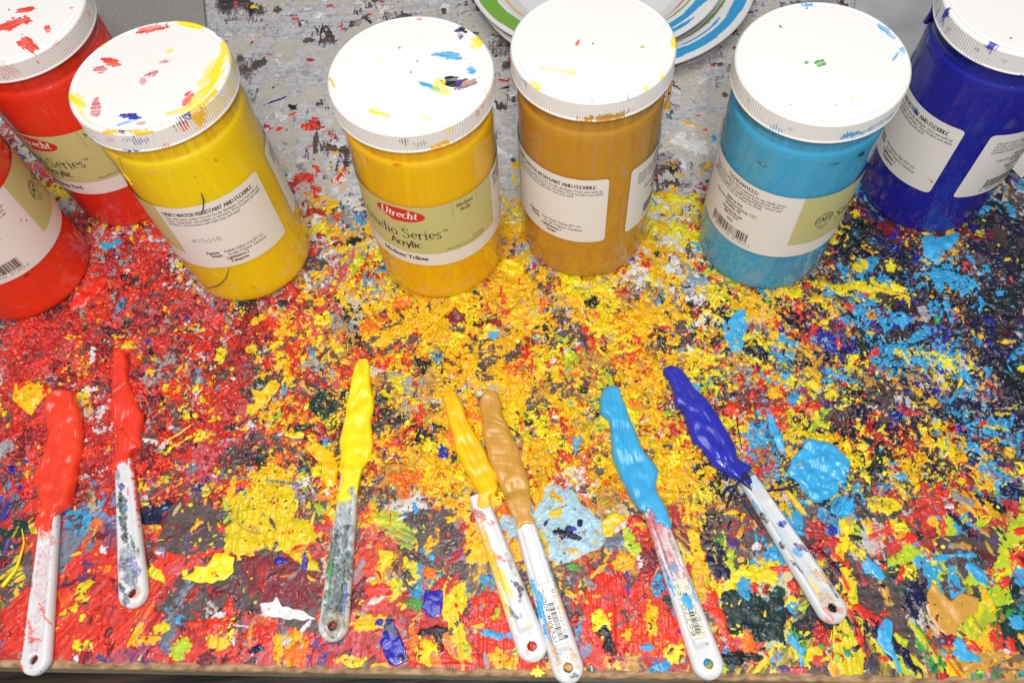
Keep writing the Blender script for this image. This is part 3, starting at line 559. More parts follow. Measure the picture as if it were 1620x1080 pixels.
dab('light blue patch under the blue jar', 'LB', zz(1400, 200, 4.909, [(265, 880), (330, 850), (400, 870), (480, 850), (570, 830), (570, 890), (500, 960), (440, 1000), (400, 1060), (300, 1010)]), .0009, .5, 18)
dab('bracket shaped light blue smear', 'LB', zz(780, 400, 3.858, [(1400, 440), (1480, 360), (1543, 350), (1540, 450), (1525, 560), (1510, 625), (1440, 590), (1410, 540)]), .0009, .5, 19)
dab('long light blue stroke beside the light blue puddle', 'LB', zz(1180, 500, 3.6, [(105, 530), (135, 540), (165, 620), (205, 690), (222, 770), (190, 785), (165, 730), (130, 640)]), .0012, .4, 20)
dab('golden stick of dried paint', 'G', zz(1030, 560, 1, [(207, 212), (214, 215), (240, 245), (247, 256), (240, 255), (222, 238)]), .0028, .4, 21, 'OR')
dab('yellow dab behind the ochre and golden jars', 'Y', zz(780, 400, 3.858, [(60, 40), (130, 50), (190, 90), (190, 140), (110, 150), (50, 120)]), .0022, .9, 22, 'G')
dab('golden fold above the large yellow patch', 'G', zz(400, 460, 3.858, [(0, 610), (60, 620), (110, 560), (150, 540), (175, 590), (130, 640), (80, 690), (50, 740), (0, 750), (15, 680)]), .0024, .8, 23)
dab('yellow dab at the front edge below the golden knife', 'Y', zz(540, 980, 3, [(890, 250), (925, 230), (932, 200), (940, 232), (965, 250), (950, 268), (900, 266)]), .0012, .4, 24)
def tube(name, pts, r, col, mat, parent, label=None, n=8, squash=1.):
    """tapered bent strand through world points"""
    pts = np.array(pts, float); d = np.r_[0, np.cumsum(np.linalg.norm(np.diff(pts, axis=0), axis=1))]; s = np.linspace(0, d[-1], 26)
    Q = np.stack([np.interp(s, d, pts[:, k]) for k in range(3)], -1)
    for _ in range(3): Q[1:-1] = (Q[:-2]+2*Q[1:-1]+Q[2:])/4
    rad = np.interp(np.linspace(0, 1, 26), np.linspace(0, 1, len(r)), r); V = []
    for i in range(26):
        t = Q[min(i+1, 25)]-Q[max(i-1, 0)]; t /= np.linalg.norm(t)+1e-12
        a = np.cross(t, [0, 0, 1]); a = a/np.linalg.norm(a) if np.linalg.norm(a) > 1e-6 else np.array([1, 0, 0]); b = np.cross(a, t)
        for k in range(n):
            an = 2*math.pi*k/n; V.append(Q[i]+rad[i]*(math.cos(an)*a+math.sin(an)*b*squash))
    Fc = [tuple(f) for f in grid_faces(26, n, True)]+[tuple(range(n)), tuple(range(25*n, 26*n))[::-1]]
    o = mesh(name, V, Fc, mat, parent, True, np.tile(col, (len(V), 1)))
    if label: o['label'] = label
    return o
def ground_tube(name, px, r, key, label, lift=.0012):
    pts = []
    for x, y in px: p = at(x, y); pts.append((p[0], p[1], hz(p[0], p[1], 4)+lift))
    return tube(name, pts, r, PL[PI[key]], M_wet, table, label)
ground_tube('bristle', [(400, 775), (376, 812), (378, 832), (395, 843), (415, 846)], [.00035, .0003, .0003, .0006], 'O', 'thin brown bristle curled on the yellow patch')
ground_tube('paint_string', [(718, 484), (700, 500), (680, 525), (655, 548)], [.0015, .0010, .0013, .0006], 'G', 'golden string of paint in front of the medium yellow jar')
ground_tube('paint_string', [(1165, 672), (1168, 690), (1173, 712)], [.0004, .0006, .0003], 'BK', 'thin black string right of the dark blue knife')
ground_tube('paint_string', [(262, 702), (285, 690), (305, 675)], [.0005, .0009, .0005], 'G', 'golden string on the red scrapings')
ground_tube('paint_string', [(38, 838), (42, 860), (30, 900), (8, 930)], [.0004, .0007, .0012, .0016], 'Y', 'lemon string by the left edge')
for k, pts in enumerate([[(1170, 760), (1155, 785), (1148, 805)], [(1185, 762), (1192, 785), (1205, 810)], [(1165, 770), (1150, 772), (1140, 790), (1150, 800)], [(1160, 770), (1175, 795), (1190, 815), (1205, 838)], [(1200, 780), (1240, 775), (1270, 765)], [(1150, 775), (1170, 790), (1190, 775), (1215, 800)]]):
    ground_tube('paint_string', pts, [.0012, .0008, .0013, .0006], 'NV', 'dark navy string trailing from the dark blue knife', .0016)
PHASE('dabs')

# ------------------------------------------------------------------ a serif pen alphabet (unit = cap height)
def arc(cx, cy, rx, ry, a0, a1, n=9): return [(cx+rx*math.cos(math.radians(a0+(a1-a0)*i/(n-1))), cy+ry*math.sin(math.radians(a0+(a1-a0)*i/(n-1)))) for i in range(n)]
x_ = .62
GL = {  # width, strokes, serif spots
'A': (.72, [[(.06, 0), (.36, 1)], [(.36, 1), (.68, 0)], [(.17, .36), (.56, .36)]], [(.06, 0), (.68, 0)]),
'B': (.60, [[(.12, 0), (.12, 1)], [(.12, 1)]+arc(.30, .76, .20, .24, 90, -90)+[(.12, .52)], [(.12, .52)]+arc(.32, .26, .24, .26, 90, -90)+[(.12, 0)]], [(.12, 0), (.12, 1)]),
'C': (.68, [arc(.38, .5, .32, .5, 50, 310, 14)], []),
'D': (.74, [[(.13, 0), (.13, 1)], [(.13, 1)]+arc(.30, .5, .36, .5, 90, -90, 12)+[(.13, 0)]], [(.13, 0), (.13, 1)]),
'E': (.58, [[(.12, 0), (.12, 1)], [(.12, 1), (.52, .98)], [(.12, .52), (.42, .52)], [(.12, 0), (.54, .02)], [(.52, 1), (.52, .86)], [(.54, 0), (.54, .16)]], [(.12, 0)]),
'F': (.54, [[(.12, 0), (.12, 1)], [(.12, 1), (.50, .98)], [(.12, .52), (.40, .52)], [(.5, 1), (.5, .86)]], [(.12, 0)]),
'G': (.74, [arc(.38, .5, .32, .5, 50, 340, 14), [(.68, .36), (.68, .06)]], [(.66, .40)]),
'I': (.28, [[(.14, 0), (.14, 1)]], [(.14, 0), (.14, 1)]),
'L': (.54, [[(.12, 0), (.12, 1)], [(.12, 0), (.5, .02)], [(.5, 0), (.5, .18)]], [(.12, 1)]),
'M': (.88, [[(.12, 0), (.12, 1)], [(.12, 1), (.43, .1)], [(.43, .1), (.76, 1)], [(.76, 1), (.76, 0)]], [(.12, 0), (.76, 0), (.1, 1), (.78, 1)]),
'N': (.76, [[(.12, 0), (.12, 1)], [(.12, 1), (.64, 0)], [(.64, 0), (.64, 1)]], [(.12, 0), (.64, 1), (.1, 1)]),
'O': (.76, [arc(.38, .5, .32, .5, 0, 360, 18)], []),
'P': (.58, [[(.12, 0), (.12, 1)], [(.12, 1)]+arc(.30, .74, .22, .26, 90, -90)+[(.12, .48)]], [(.12, 0), (.12, 1)]),
'R': (.66, [[(.12, 0), (.12, 1)], [(.12, 1)]+arc(.30, .75, .21, .25, 90, -90)+[(.12, .50)], [(.32, .5), (.62, 0)]], [(.12, 0), (.12, 1), (.60, 0)]),
'S': (.54, [[(.45, .84), (.40, .96), (.27, 1.0), (.14, .95), (.09, .80), (.14, .66), (.28, .54), (.41, .42), (.46, .26), (.40, .08), (.25, 0), (.11, .05), (.07, .18)]], []),
'T': (.64, [[(.32, 0), (.32, 1)], [(.04, .99), (.60, .99)], [(.04, 1), (.04, .86)], [(.60, 1), (.60, .86)]], [(.32, 0)]),
'U': (.72, [[(.12, 1), (.12, .34)]+arc(.35, .30, .23, .30, 180, 360, 9)+[(.58, .34), (.58, 1)]], [(.12, 1), (.58, 1)]),
'V': (.68, [[(.04, 1), (.34, 0)], [(.34, 0), (.64, 1)]], [(.04, 1), (.64, 1)]),
'W': (.96, [[(.03, 1), (.27, 0)], [(.27, 0), (.48, .9)], [(.48, .9), (.70, 0)], [(.70, 0), (.92, 1)]], [(.03, 1), (.92, 1)]),
'X': (.68, [[(.06, 1), (.60, 0)], [(.60, 1), (.06, 0)]], [(.06, 1), (.60, 1), (.06, 0), (.60, 0)]),
'Y': (.66, [[(.04, 1), (.33, .48)], [(.62, 1), (.33, .48)], [(.33, .48), (.33, 0)]], [(.04, 1), (.62, 1), (.33, 0)]),
'K': (.68, [[(.12, 0), (.12, 1)], [(.58, 1), (.14, .44)], [(.26, .6), (.64, 0)]], [(.12, 0), (.12, 1), (.62, 0)]),
'H': (.74, [[(.12, 0), (.12, 1)], [(.62, 0), (.62, 1)], [(.12, .5), (.62, .5)]], [(.12, 0), (.12, 1), (.62, 0), (.62, 1)]),
'a': (.46, [[(.08, .5)]+arc(.21, .48, .13, .14, 130, 0, 6)+[(.34, .1), (.42, .0)], [(.34, .36), (.16, .30), (.07, .16), (.12, .02), (.22, 0), (.34, .12)]], []),
'b': (.52, [[(.10, 1), (.10, .02)], arc(.26, .31, .18, .31, 150, -150, 10)], [(.06, 1)]),
'c': (.44, [arc(.26, .31, .19, .31, 50, 310, 10)], []),
'd': (.54, [[(.42, 1), (.42, 0)], arc(.26, .31, .18, .31, 30, 330, 10)], [(.38, 1), (.46, 0)]),
'e': (.46, [[(.08, .34), (.41, .36)]+arc(.25, .34, .17, .28, 10, 310, 10)], []),
'f': (.30, [[(.34, .92), (.24, 1), (.15, .88), (.14, .6), (.14, 0)], [(.03, .6), (.28, .6)]], [(.14, 0)]),
'g': (.50, [arc(.24, .40, .15, .2, 0, 360, 10), [(.14, .22), (.12, .08), (.38, .02), (.42, -.12), (.26, -.26), (.08, -.20), (.10, -.04)], [(.36, .54), (.46, .60)]], []),
'h': (.54, [[(.11, 1), (.11, 0)], [(.11, .44), (.22, .6), (.34, .6), (.41, .46), (.41, 0)]], [(.11, 0), (.41, 0), (.07, 1)]),
'i': (.25, [[(.13, .6), (.13, 0)], [(.13, .80), (.13, .90)]], [(.13, 0), (.08, .6)]),
'k': (.52, [[(.11, 1), (.11, 0)], [(.42, .6), (.13, .26)], [(.22, .38), (.46, 0)]], [(.11, 0), (.44, 0), (.07, 1)]),
'l': (.25, [[(.13, 1), (.13, 0)]], [(.13, 0), (.08, 1)]),
'm': (.80, [[(.11, .6), (.11, 0)], [(.11, .44), (.22, .6), (.32, .6), (.39, .46), (.39, 0)], [(.39, .44), (.50, .6), (.60, .6), (.67, .46), (.67, 0)]], [(.11, 0), (.39, 0), (.67, 0), (.06, .6)]),
'n': (.54, [[(.11, .6), (.11, 0)], [(.11, .44), (.22, .6), (.34, .6), (.41, .46), (.41, 0)]], [(.11, 0), (.41, 0), (.06, .6)]),
'o': (.50, [arc(.25, .31, .19, .31, 0, 360, 14)], []),
'p': (.54, [[(.11, .6), (.11, -.3)], arc(.27, .31, .18, .31, 150, -150, 10)], [(.11, -.3), (.06, .6)]),
'q': (.54, [[(.42, .6), (.42, -.3)], arc(.26, .31, .18, .31, 30, 330, 10)], [(.42, -.3)]),
'r': (.38, [[(.11, .6), (.11, 0)], [(.11, .42), (.22, .6), (.34, .56)]], [(.11, 0), (.06, .6)]),
's': (.38, [[(.31, .50), (.26, .60), (.15, .61), (.08, .50), (.12, .38), (.24, .28), (.31, .17), (.26, .02), (.12, 0), (.05, .12)]], []),
't': (.32, [[(.14, .82), (.14, .14), (.20, 0), (.31, .06)], [(.03, .6), (.28, .6)]], []),
'u': (.54, [[(.11, .6), (.11, .14), (.18, 0), (.30, 0), (.41, .16)], [(.41, .6), (.41, 0)]], [(.07, .6), (.37, .6), (.46, 0)]),
'v': (.48, [[(.04, .6), (.24, 0)], [(.24, 0), (.44, .6)]], [(.04, .6), (.44, .6)]),
'w': (.72, [[(.04, .6), (.21, 0)], [(.21, 0), (.36, .56)], [(.36, .56), (.51, 0)], [(.51, 0), (.68, .6)]], [(.04, .6), (.68, .6)]),
'x': (.50, [[(.06, .6), (.42, 0)], [(.42, .6), (.06, 0)]], [(.06, .6), (.42, .6), (.06, 0), (.42, 0)]),
'y': (.50, [[(.05, .6), (.26, 0)], [(.46, .6), (.26, 0), (.16, -.24), (.06, -.28)]], [(.05, .6), (.45, .6)]),
'z': (.44, [[(.06, .6), (.38, .6)], [(.38, .6), (.06, 0)], [(.06, 0), (.39, 0)]], []),
'0': (.52, [arc(.26, .46, .19, .46, 0, 360, 14)], []), '1': (.36, [[(.08, .78), (.20, .92), (.20, 0)]], [(.20, 0)]),
'2': (.50, [[(.07, .70), (.14, .9), (.30, .92), (.41, .76), (.36, .5), (.07, .02), (.44, .02)]], []),
'3': (.48, [[(.08, .80), (.2, .92), (.36, .84), (.36, .62), (.2, .5), (.38, .38), (.40, .14), (.22, 0), (.06, .1)]], []),
'4': (.52, [[(.34, 0), (.34, .92), (.05, .26), (.48, .26)]], []), '5': (.48, [[(.40, .92), (.13, .92), (.10, .52), (.30, .56), (.42, .34), (.34, .06), (.18, 0), (.06, .08)]], []),
'6': (.50, [[(.40, .9), (.16, .72), (.08, .36), (.14, .04), (.30, 0), (.42, .2), (.36, .46), (.2, .52), (.08, .34)]], []),
'7': (.46, [[(.06, .9), (.42, .9), (.18, 0)]], []), '8': (.50, [arc(.25, .70, .14, .2, 0, 360, 10), arc(.25, .25, .18, .26, 0, 360, 12)], []),
'9': (.50, [[(.10, .02), (.34, .2), (.42, .56), (.36, .88), (.2, .92), (.08, .72), (.14, .46), (.3, .4), (.42, .58)]], []),
'-': (.34, [[(.05, .34), (.29, .34)]], []), '.': (.22, [[(.08, .02), (.14, .06)]], []), ',': (.22, [[(.12, .06), (.06, -.12)]], []), "'": (.18, [[(.09, 1), (.07, .8)]], []),
':': (.22, [[(.10, .02), (.12, .08)], [(.10, .5), (.12, .56)]], []), '(': (.3, [[(.24, 1.05), (.1, .7), (.1, .25), (.24, -.1)]], []), ')': (.3, [[(.06, 1.05), (.2, .7), (.2, .25), (.06, -.1)]], []),
'/': (.36, [[(.04, -.1), (.32, 1)]], []), '#': (.6, [[(.18, 0), (.24, .9)], [(.40, 0), (.46, .9)], [(.06, .3), (.54, .3)], [(.06, .6), (.54, .6)]], []), '%': (.7, [arc(.16, .7, .12, .2, 0, 360, 8), arc(.52, .2, .12, .2, 0, 360, 8), [(.1, 0), (.58, .92)]], []), ' ': (.28, [], [])}
class Ink:
    """flat pen strokes in (x,z) millimetres; wrapped later"""
    def __init__(s): s.Q = []; s.lay = 0
    def quad(s, a, b, c, d, col): s.Q.append(((a, b, c, d), col, s.lay))
    def stroke(s, pts, wmax, wmin, col, cap=True):
        s.lay = (s.lay+1) % 7; n = len(pts); off = []
        for i in range(n):
            a = pts[max(i-1, 0)]; b = pts[min(i+1, n-1)]; dx, dy = b[0]-a[0], b[1]-a[1]; l = math.hypot(dx, dy) or 1
            wv = wmin+(wmax-wmin)*abs(dy/l)**1.2; off.append((-dy/l*wv/2, dx/l*wv/2))
        for i in range(n-1):
            a, b = pts[i], pts[i+1]; o, q = off[i], off[i+1]
            s.quad((a[0]-o[0], a[1]-o[1]), (b[0]-q[0], b[1]-q[1]), (b[0]+q[0], b[1]+q[1]), (a[0]+o[0], a[1]+o[1]), col)
    def text(s, t, x, z, cap, col=(.012, .012, .012), align='l', bold=1., width=None, slant=0., serif=True, sans=False, rot=0.):
        adv = sum(GL.get(ch, GL['o'])[0] for ch in t)*cap; k = 1.
        if width: k = width/adv
        adv *= k
        x0 = x-(adv/2 if align == 'c' else adv if align == 'r' else 0); cx = x0
        wmax = .125*bold*cap; wmin = (.045 if not sans else .11)*bold*cap
        cr, sr = math.cos(rot), math.sin(rot)
        def T(p):
            q = (cx+p[0]*cap*k+slant*p[1]*cap, z+p[1]*cap)
            return (x+(q[0]-x)*cr-(q[1]-z)*sr, z+(q[0]-x)*sr+(q[1]-z)*cr)
        for ch in t:
            g = GL.get(ch, GL['o'])
            for st in g[1]: s.stroke([T(p) for p in st], wmax, wmin, col)
            if serif and not sans:
                for (a, b) in g[2]: s.stroke([T((a-.11, b)), T((a+.11, b))], wmin, wmin*1.1, col)
            cx += g[0]*cap*k
        return adv
    def rect(s, x0, z0, x1, z1, col): s.lay = (s.lay+1) % 7; s.quad((x0, z0), (x1, z0), (x1, z1), (x0, z1), col)
    def build(s, name, wrap, parent, mat=None, label=None, world=False):
        V, Fc, cc = [], [], []
        for q, col, lay in s.Q:
            b = len(V)
            for p in q: V.append(wrap(p[0], p[1], .00003+lay*.000012)); cc.append(col)
            Fc.append((b, b+1, b+2, b+3))
        o = mesh(name, V, Fc, mat or M_print, parent if world else None, False, np.array(cc))
        if not world: o.parent = parent
        if label: o['label'] = label
        return o

# ------------------------------------------------------------------ jars
RB, RL, HT, HS = .0491, .0512, .1859, .1707
def lathe(prof, n): # prof list of (r,z)
    a = np.linspace(0, 2*math.pi, n, endpoint=False)
    V = np.concatenate([np.stack([r*np.cos(a), r*np.sin(a), 0*a+z], -1) for r, z in prof]); return V
def off(obj, V): return V
def barcode(ink, x0, x1, z0, z1, seed, digits=''):
    rd = random.Random(seed); x = x0
    while x < x1:
        wb = rd.choice([.33, .33, .66, 1.0]); ink.rect(x, z0, min(x+wb, x1), z1, (.012, .012, .012)); x += wb+rd.choice([.33, .5, .8])
    if digits: ink.text(digits, x0-1.5, z0-3.3, 2.6, width=(x1-x0)+5, sans=True)
LBL = {'Y': 'Lemon Yellow', 'G': 'Medium Yellow'}
def jar(label, cx, cy, key, b_deg, name_txt, pig, opac, marks, smarks, seed, number='10315', extras=None, paint=None):
    t = thing('paint_jar', label, 'paint jar', (cx, cy, .0004), 'quart jars of acrylic paint standing in a row')
    tilt = TILT[seed-1]; t.rotation_euler = (tilt[0], tilt[1], 0); GRAY.clear(); GRAY.extend([Matrix.Rotation(tilt[0], 3, 'X'), (cx, cy)]); GRAY[0] = (Matrix.Rotation(tilt[1], 3, 'Y') @ GRAY[0])
    rs = random.Random(seed); O = Vector((cx, cy, .0006))
    def add(nm, V, Fc, mat, par, smooth=True, col=None):
        o = mesh(nm, V, Fc, mat, None, smooth, col); o.parent = par; return o
    n = 128
    prof = [(.0, .0025), (.036, .0025), (.0375, .0002), (.0452, .0002), (.0468, .0008), (.0477, .0020), (.048, .0042), (.048, .150), (.0480, .1545), (.0477, .1562), (.0472, .1572), (.0465, .1580), (.0462, .1595), (.0462, .162), (.0468, .1628), (.0468, .1637), (.0461, .1645), (.0461, .167), (.0466, .1678), (.0460, .176)]
    prof = [(r*RB/.048, z) for r, z in prof]
    add('jar_shell', lathe(prof, n), grid_faces(len(prof), n, True), M_shell, t)
    pc = PL[PI[key]] if paint is None else lin(paint)
    pp = [(r*RB/.048, z) for r, z in [(.0, .0030), (.040, .0030), (.0452, .0034), (.0464, .0048), (.0469, .0078), (.0469, .05), (.0469, .10), (.0469, .1500), (.0468, .1545), (.0463, .1560), (.0455, .1568), (.0448, .1580), (.0446, .166), (.0448, .170), (.0448, .176)]]
    # paint fill: fine rings so that stains can show
    zs = np.linspace(.012, .1500, 110); pf = pp[:5]+[(.0469*RB/.048, z) for z in zs]+pp[8:]
    V = lathe(pf, 220); nn = len(pf); an = np.tile(np.arange(220), nn); zi = (V[:, 2]/.0011).astype(int)
    so = seed*37
    st = NST[4][(zi+so) % NZ, (an*2+so) % NZ]; n3 = N4[(zi+so) % NZ, (an+so*3) % NZ]; n2 = N3[(zi+so) % NZ, (an*1+so) % NZ]; n1 = N2[(zi+so) % NZ, (an*1+so) % NZ]
    low = np.clip((.045-V[:, 2])/.04, 0, 1)
    col = pc*(1+.035*n3[:, None]+.02*st[:, None]+(.05*low*n2)[:, None])
    dusty = (low*1.3+.45*n1+.4*n2-1.55) > 0
    dust = pc*.45+lin((175, 160, 145))*.55
    col = np.where(dusty[:, None], .76*col+.24*dust, col)
    film = (V[:, 2] > .1574)
    col = np.where(film[:, None], col*(.86+.05*st[:, None]), col)
    m = bpy.data.materials.get('paint_in_jar') or principled('paint_in_jar', rough=.55, attr=True, spec=.2)
    add('paint_fill', V, grid_faces(nn, 220, True), m, t, True, col.clip(.003, .9))
    # lid
    NA = 1080; rad = np.r_[np.linspace(.0006, .0462, 70), [.0466, .0470, .0476, .0486, .0494, .0500, .0505, .0508, .0509]]
    zt = np.interp(rad, [0, .0462, .0468, .0474, .0486, .0494, .0500, .0505, .0508, .0509], np.array([-.0002, -.0002, -.0007, -.0003, .0002, .0000, -.0004, -.0009, -.0015, -.0019]))+HT
    zsk = np.r_[np.linspace(HT-.0024, HS+.0014, 15), [HS+.0012, HS+.0007, HS+.0001, HS, HS]]
    rsk = np.r_[np.full(15, .0508), [.0511, .0513, .0511, .0506, .0472]]
    rr = np.r_[rad, rsk]; z_ = np.r_[zt, zsk]; NRr = len(rr); a = np.linspace(0, 2*math.pi, NA, endpoint=False)
    rib = np.zeros((NRr, NA)); ribw = np.where((np.arange(NA) % 6) < 3, .00022, -.00016); rib[len(rad):len(rad)+15] = ribw; rib[len(rad)-2:len(rad)] = ribw*.5
    RR = rr[:, None]+rib; X = RR*np.cos(a); Y = RR*np.sin(a); Zz = z_[:, None]+0*X
    V = np.stack([X, Y, Zz], -1).reshape(-1, 3)
    LC = np.tile(lin((233, 230, 226)), (NRr, NA, 1)); ia = np.arange(NA)
    # coordinates for marks: top in metres, skirt in (arc, height)
    ntex = lambda S, q, o: S[((q[0]/.0004).astype(int)+o) % NZ, ((q[1]/.0004).astype(int)+2*o) % NZ]
    for mi, (mx, my, ln, wd, ang, key_, alpha) in enumerate(marks):
        p = at(mx, my, HT+.0006)[:2]; q = at(mx+10*math.cos(math.radians(ang)), my-10*math.sin(math.radians(ang)), HT+.0006)[:2]
        q2 = at(mx+10*math.sin(math.radians(ang)), my+10*math.cos(math.radians(ang)), HT+.0006)[:2]
        e1 = (q-p)/10; e2 = (q2-p)/10; Mi = np.linalg.inv(np.stack([e1, e2], 1))
        T_ = len(rad); dx = X[:T_]+cx-p[0]; dy = Y[:T_]+cy-p[1]
        s1 = (Mi[0, 0]*dx+Mi[0, 1]*dy)/(ln*.6); s2 = (Mi[1, 0]*dx+Mi[1, 1]*dy)/(wd*.62)
        rg = bil(NRAG, (X[:T_]+.1)/.0004+mi*31+seed, (Y[:T_]+.1)/.0004); s8 = bil(NST[int(round(((ang) % 180)/22.5)) % 8], (Y[:T_]+.1)/.00035, (X[:T_]+.1)/.00035)
        mk = (1-np.sqrt(s1**2+s2**2)+.35*rg*.6+.10*s8) > 0
        al = np.clip(alpha+.18*s8+.08*rg, 0, 1)[..., None]
        LC[:T_] = np.where(mk[..., None], LC[:T_]*(1-al)+al*PL[PI[key_]], LC[:T_])
        if alpha > .85: V.reshape(NRr, NA, 3)[:T_, :, 2] += mk*.0004
    for mi, (mx, my, ln, ht_, key_, alpha) in enumerate(smarks):
        ph, z0 = on_cyl(cx, cy, .0509, mx, my); A = np.degrees(a)[None]; dA = (A-ph+180) % 360-180
        T_ = len(rad)-6; s1 = dA*math.pi/180*.0509*1000/(ln/2.6/2); s2 = (Zz[T_:]-z0)*1000/(ht_/2.6/2)
        rg = NRAG[((z_[T_:]*2500).astype(int)[:, None]+mi*7) % NZ, (ia[None]+mi*50+seed) % NZ]
        hf = N1[(z_[T_:]*1200).astype(int)[:, None] % NZ, (ia[None]*2+mi*5) % NZ]
        mk = (1-np.sqrt(s1**2+s2**2)+.4*rg+.25*hf) > 0
        mk &= (((np.arange(NA) % 6) < 3)[None] | (alpha > .9))
        LC[T_:] = np.where(mk[..., None], LC[T_:]*(1-alpha)+alpha*PL[PI[key_]], LC[T_:])
    # grime collects in thin specks
    sp = (N1[:NRr, :][:, ia % NZ] > 3.0) & (np.arange(NRr) > len(rad)-3)[:, None]
    LC = np.where(sp[..., None], LC*.45+.3*pc, LC)
    lid = add('lid', V, grid_faces(NRr, NA, True), M_lid, t, True, LC.reshape(-1, 3).clip(.003, .9))
    # label: one wrapped sheet, b_deg = where its left end starts
    z0, z1 = .0505, .1170; W = 341.; NLa, NLz = 260, 34; rc = .0035
    fi = np.linspace(0, W, NLa); zl = np.r_[z0, z0+.0006, z0+.0013, z0+.002, np.linspace(z0+.003, z1-.003, NLz-8), z1-.002, z1-.0013, z1-.0006, z1]
    zl = np.sort(np.unique(np.r_[zl, .0644, .0646])); NLz = len(zl)
    A, Zl = np.meshgrid(fi, zl)
    # rounded ends: pull the end columns in near the corners
    dz = np.minimum(Zl-z0, z1-Zl); pull = np.where(dz < rc, rc-np.sqrt(np.maximum(0, rc**2-(rc-dz)**2)), 0)/RB*180/math.pi
    A2 = np.clip(A, pull, W-pull)
    Rr = RB+.00018
    rad_ = np.radians(A2+b_deg); V = np.stack([Rr*np.cos(rad_), Rr*np.sin(rad_), Zl], -1).reshape(-1, 3)
    green = ((A2 > 91) & (A2 < 251) & (Zl > .0645)); lc = np.where(green[..., None], lin((202, 195, 132)), lin((234, 229, 222)))
    # crisp left and right borders of the green field
    lo = np.abs(A2-85); hi = np.abs(A2-241)
    V3 = V.reshape(NLz, NLa, 3)
    lab = add('label', V, grid_faces(NLz, NLa), M_label, t, True, lc.reshape(-1, 3))
    def wrap(xmm, zmm, e):
        ph = math.radians(b_deg+xmm/1000/RB*180/math.pi); r = Rr+e+.00003; return (r*math.cos(ph), r*math.sin(ph), zmm/1000)
    D = lambda deg: deg*math.pi/180*RB*1000
    K = (.012, .011, .010); K2 = (.06, .055, .05)
    ink = Ink()
    # panel with the guarantee and the bar code
    ink.text('GUARANTEED', D(28), 110.6, 3.0, K, bold=1.5, width=25)
    for i, s in enumerate(['Utrecht selects only the finest pigments for our Studio Series', 'Acrylic Colors. They are expertly formulated, milled', 'and tested. If you are not 100% satisfied please contact our', 'Customer service or visit our website for details.']):
        ink.text(s, D(8), 107-i*3.0, 2.3, K2, width=[62, 60, 60, 48][i], bold=1.1)
    ink.text('Made in USA', D(40), 91, 2.5, K, 'c', 1.4); ink.text('Utrecht Manufacturing, LLC', D(40), 87.5, 2.5, K, 'c', 1.4, width=38); ink.text('Brooklyn, NY', D(40), 84, 2.5, K, 'c', 1.4)
    ink.text('www.utrecht.com', D(40), 79.5, 2.5, K, 'c', 1.4); ink.text('800.223.9132', D(40), 76, 2.5, K, 'c', 1.4); ink.text(number, D(40), 71, 2.5, K, 'c', 1.3, sans=True)
    # directions panel
    c0 = D(248)
    ink.text('DRIES WATER-RESISTANT AND FLEXIBLE', c0+D(6), 108.2, 3.2, K, bold=1.6, width=D(77))
    for i, s in enumerate(['Thin with water and/or Utrecht Acrylic Mediums. Don\'t mix with oil', 'colors, turpentine, oil medium or varnishes. Keep brushes wet while', 'working. Clean brushes with mild soap and water']):
        ink.text(s, c0+D(6), 104.4-i*3.0, 2.2, K2, width=[D(82), D(83), D(60)][i], bold=1.1)
    cpx = c0+D(46)
    ink.text('Pigment: ', cpx-20, 66.5, 2.6, K, bold=1.6); ink.text(pig, cpx-7.5, 66.5, 2.6, K2, width=30)
    ink.text('Vehicle: ', cpx-18, 62.8, 2.6, K, bold=1.6); ink.text('Acrylic Polymer Emulsion', cpx-6, 62.8, 2.6, K2, width=30)
    ink.text('Lightfastness: I', cpx, 59.0, 2.6, K, 'c', 1.6); ink.text(opac, cpx, 55.2, 2.6, K, 'c', 1.6)
    # front: name and maker's mark
    ink.text('Studio Series', D(126), 82.0, 10.2, K, bold=.82, width=D(72)); ink.text('TM', D(199), 88.5, 2.6, K, sans=True, bold=.8)
    ink.text('Acrylic', D(153), 71.8, 7.4, K, width=D(27), bold=1.25)
    ink.text(name_txt, D(163), 57.0, 4.4, K, 'c', 1.7, width=D(41) if len(name_txt) > 10 else D(34))
    dkg = lin((172, 166, 112)); ink.rect(D(209), 101, D(232), 115.5, tuple(dkg)); ink.text('Medium', D(220.5), 109.5, 3.7, K, 'c', 1.0); ink.text('Body', D(220.5), 104.4, 3.7, K, 'c', 1.0)
    ink.text('CONTENTS', D(236), 70.0, 1.9, K, 'r', sans=True, bold=.9); ink.text('ONE QUART (32 FL OZ) (946.35 ML)', D(236), 67.2, 1.9, K, 'r', sans=True, bold=.9, width=31)
    # approval seal: ring of tiny letters round AP
    ax, az = D(115), 89.
    for R_ in (7.2, 5.0):
        pts = [(ax+R_*.9*math.cos(math.radians(q)), az+R_*math.sin(math.radians(q))) for q in range(0, 361, 12)]
        ink.stroke(pts, .35, .35, K)
    for q, ch in enumerate('NONTOXIC ARTISTS MATERIAL '):
        an_ = math.radians(205-q*9.6); ink.text(ch, ax+5.5*.9*math.cos(an_), az+5.5*math.sin(an_), 1.3, K, sans=True, rot=an_-math.pi/2, width=.9)
    ink.text('AP', ax, az-2.0, 4.6, K, 'c', 1.5, width=6.6)
    ink.text('CERTIFIED', ax+1, az-9.4, 1.4, K, 'c', sans=True, width=9); ink.text('ACMI', ax+1, az-11.6, 1.3, K, 'c', sans=True)
    ink.build('lettering', wrap, lab)
    bc = Ink(); barcode(bc, D(21), D(60), 58.0, 67.5, seed+3, '6 80210 31504 '.strip()); bc.build('barcode', wrap, lab)
    # red badge, with white brush script
    lg = Ink(); lx, lz = D(167), 107.3; red = tuple(lin((214, 40, 32))); ww = (.85, .85, .83); nE_ = 40
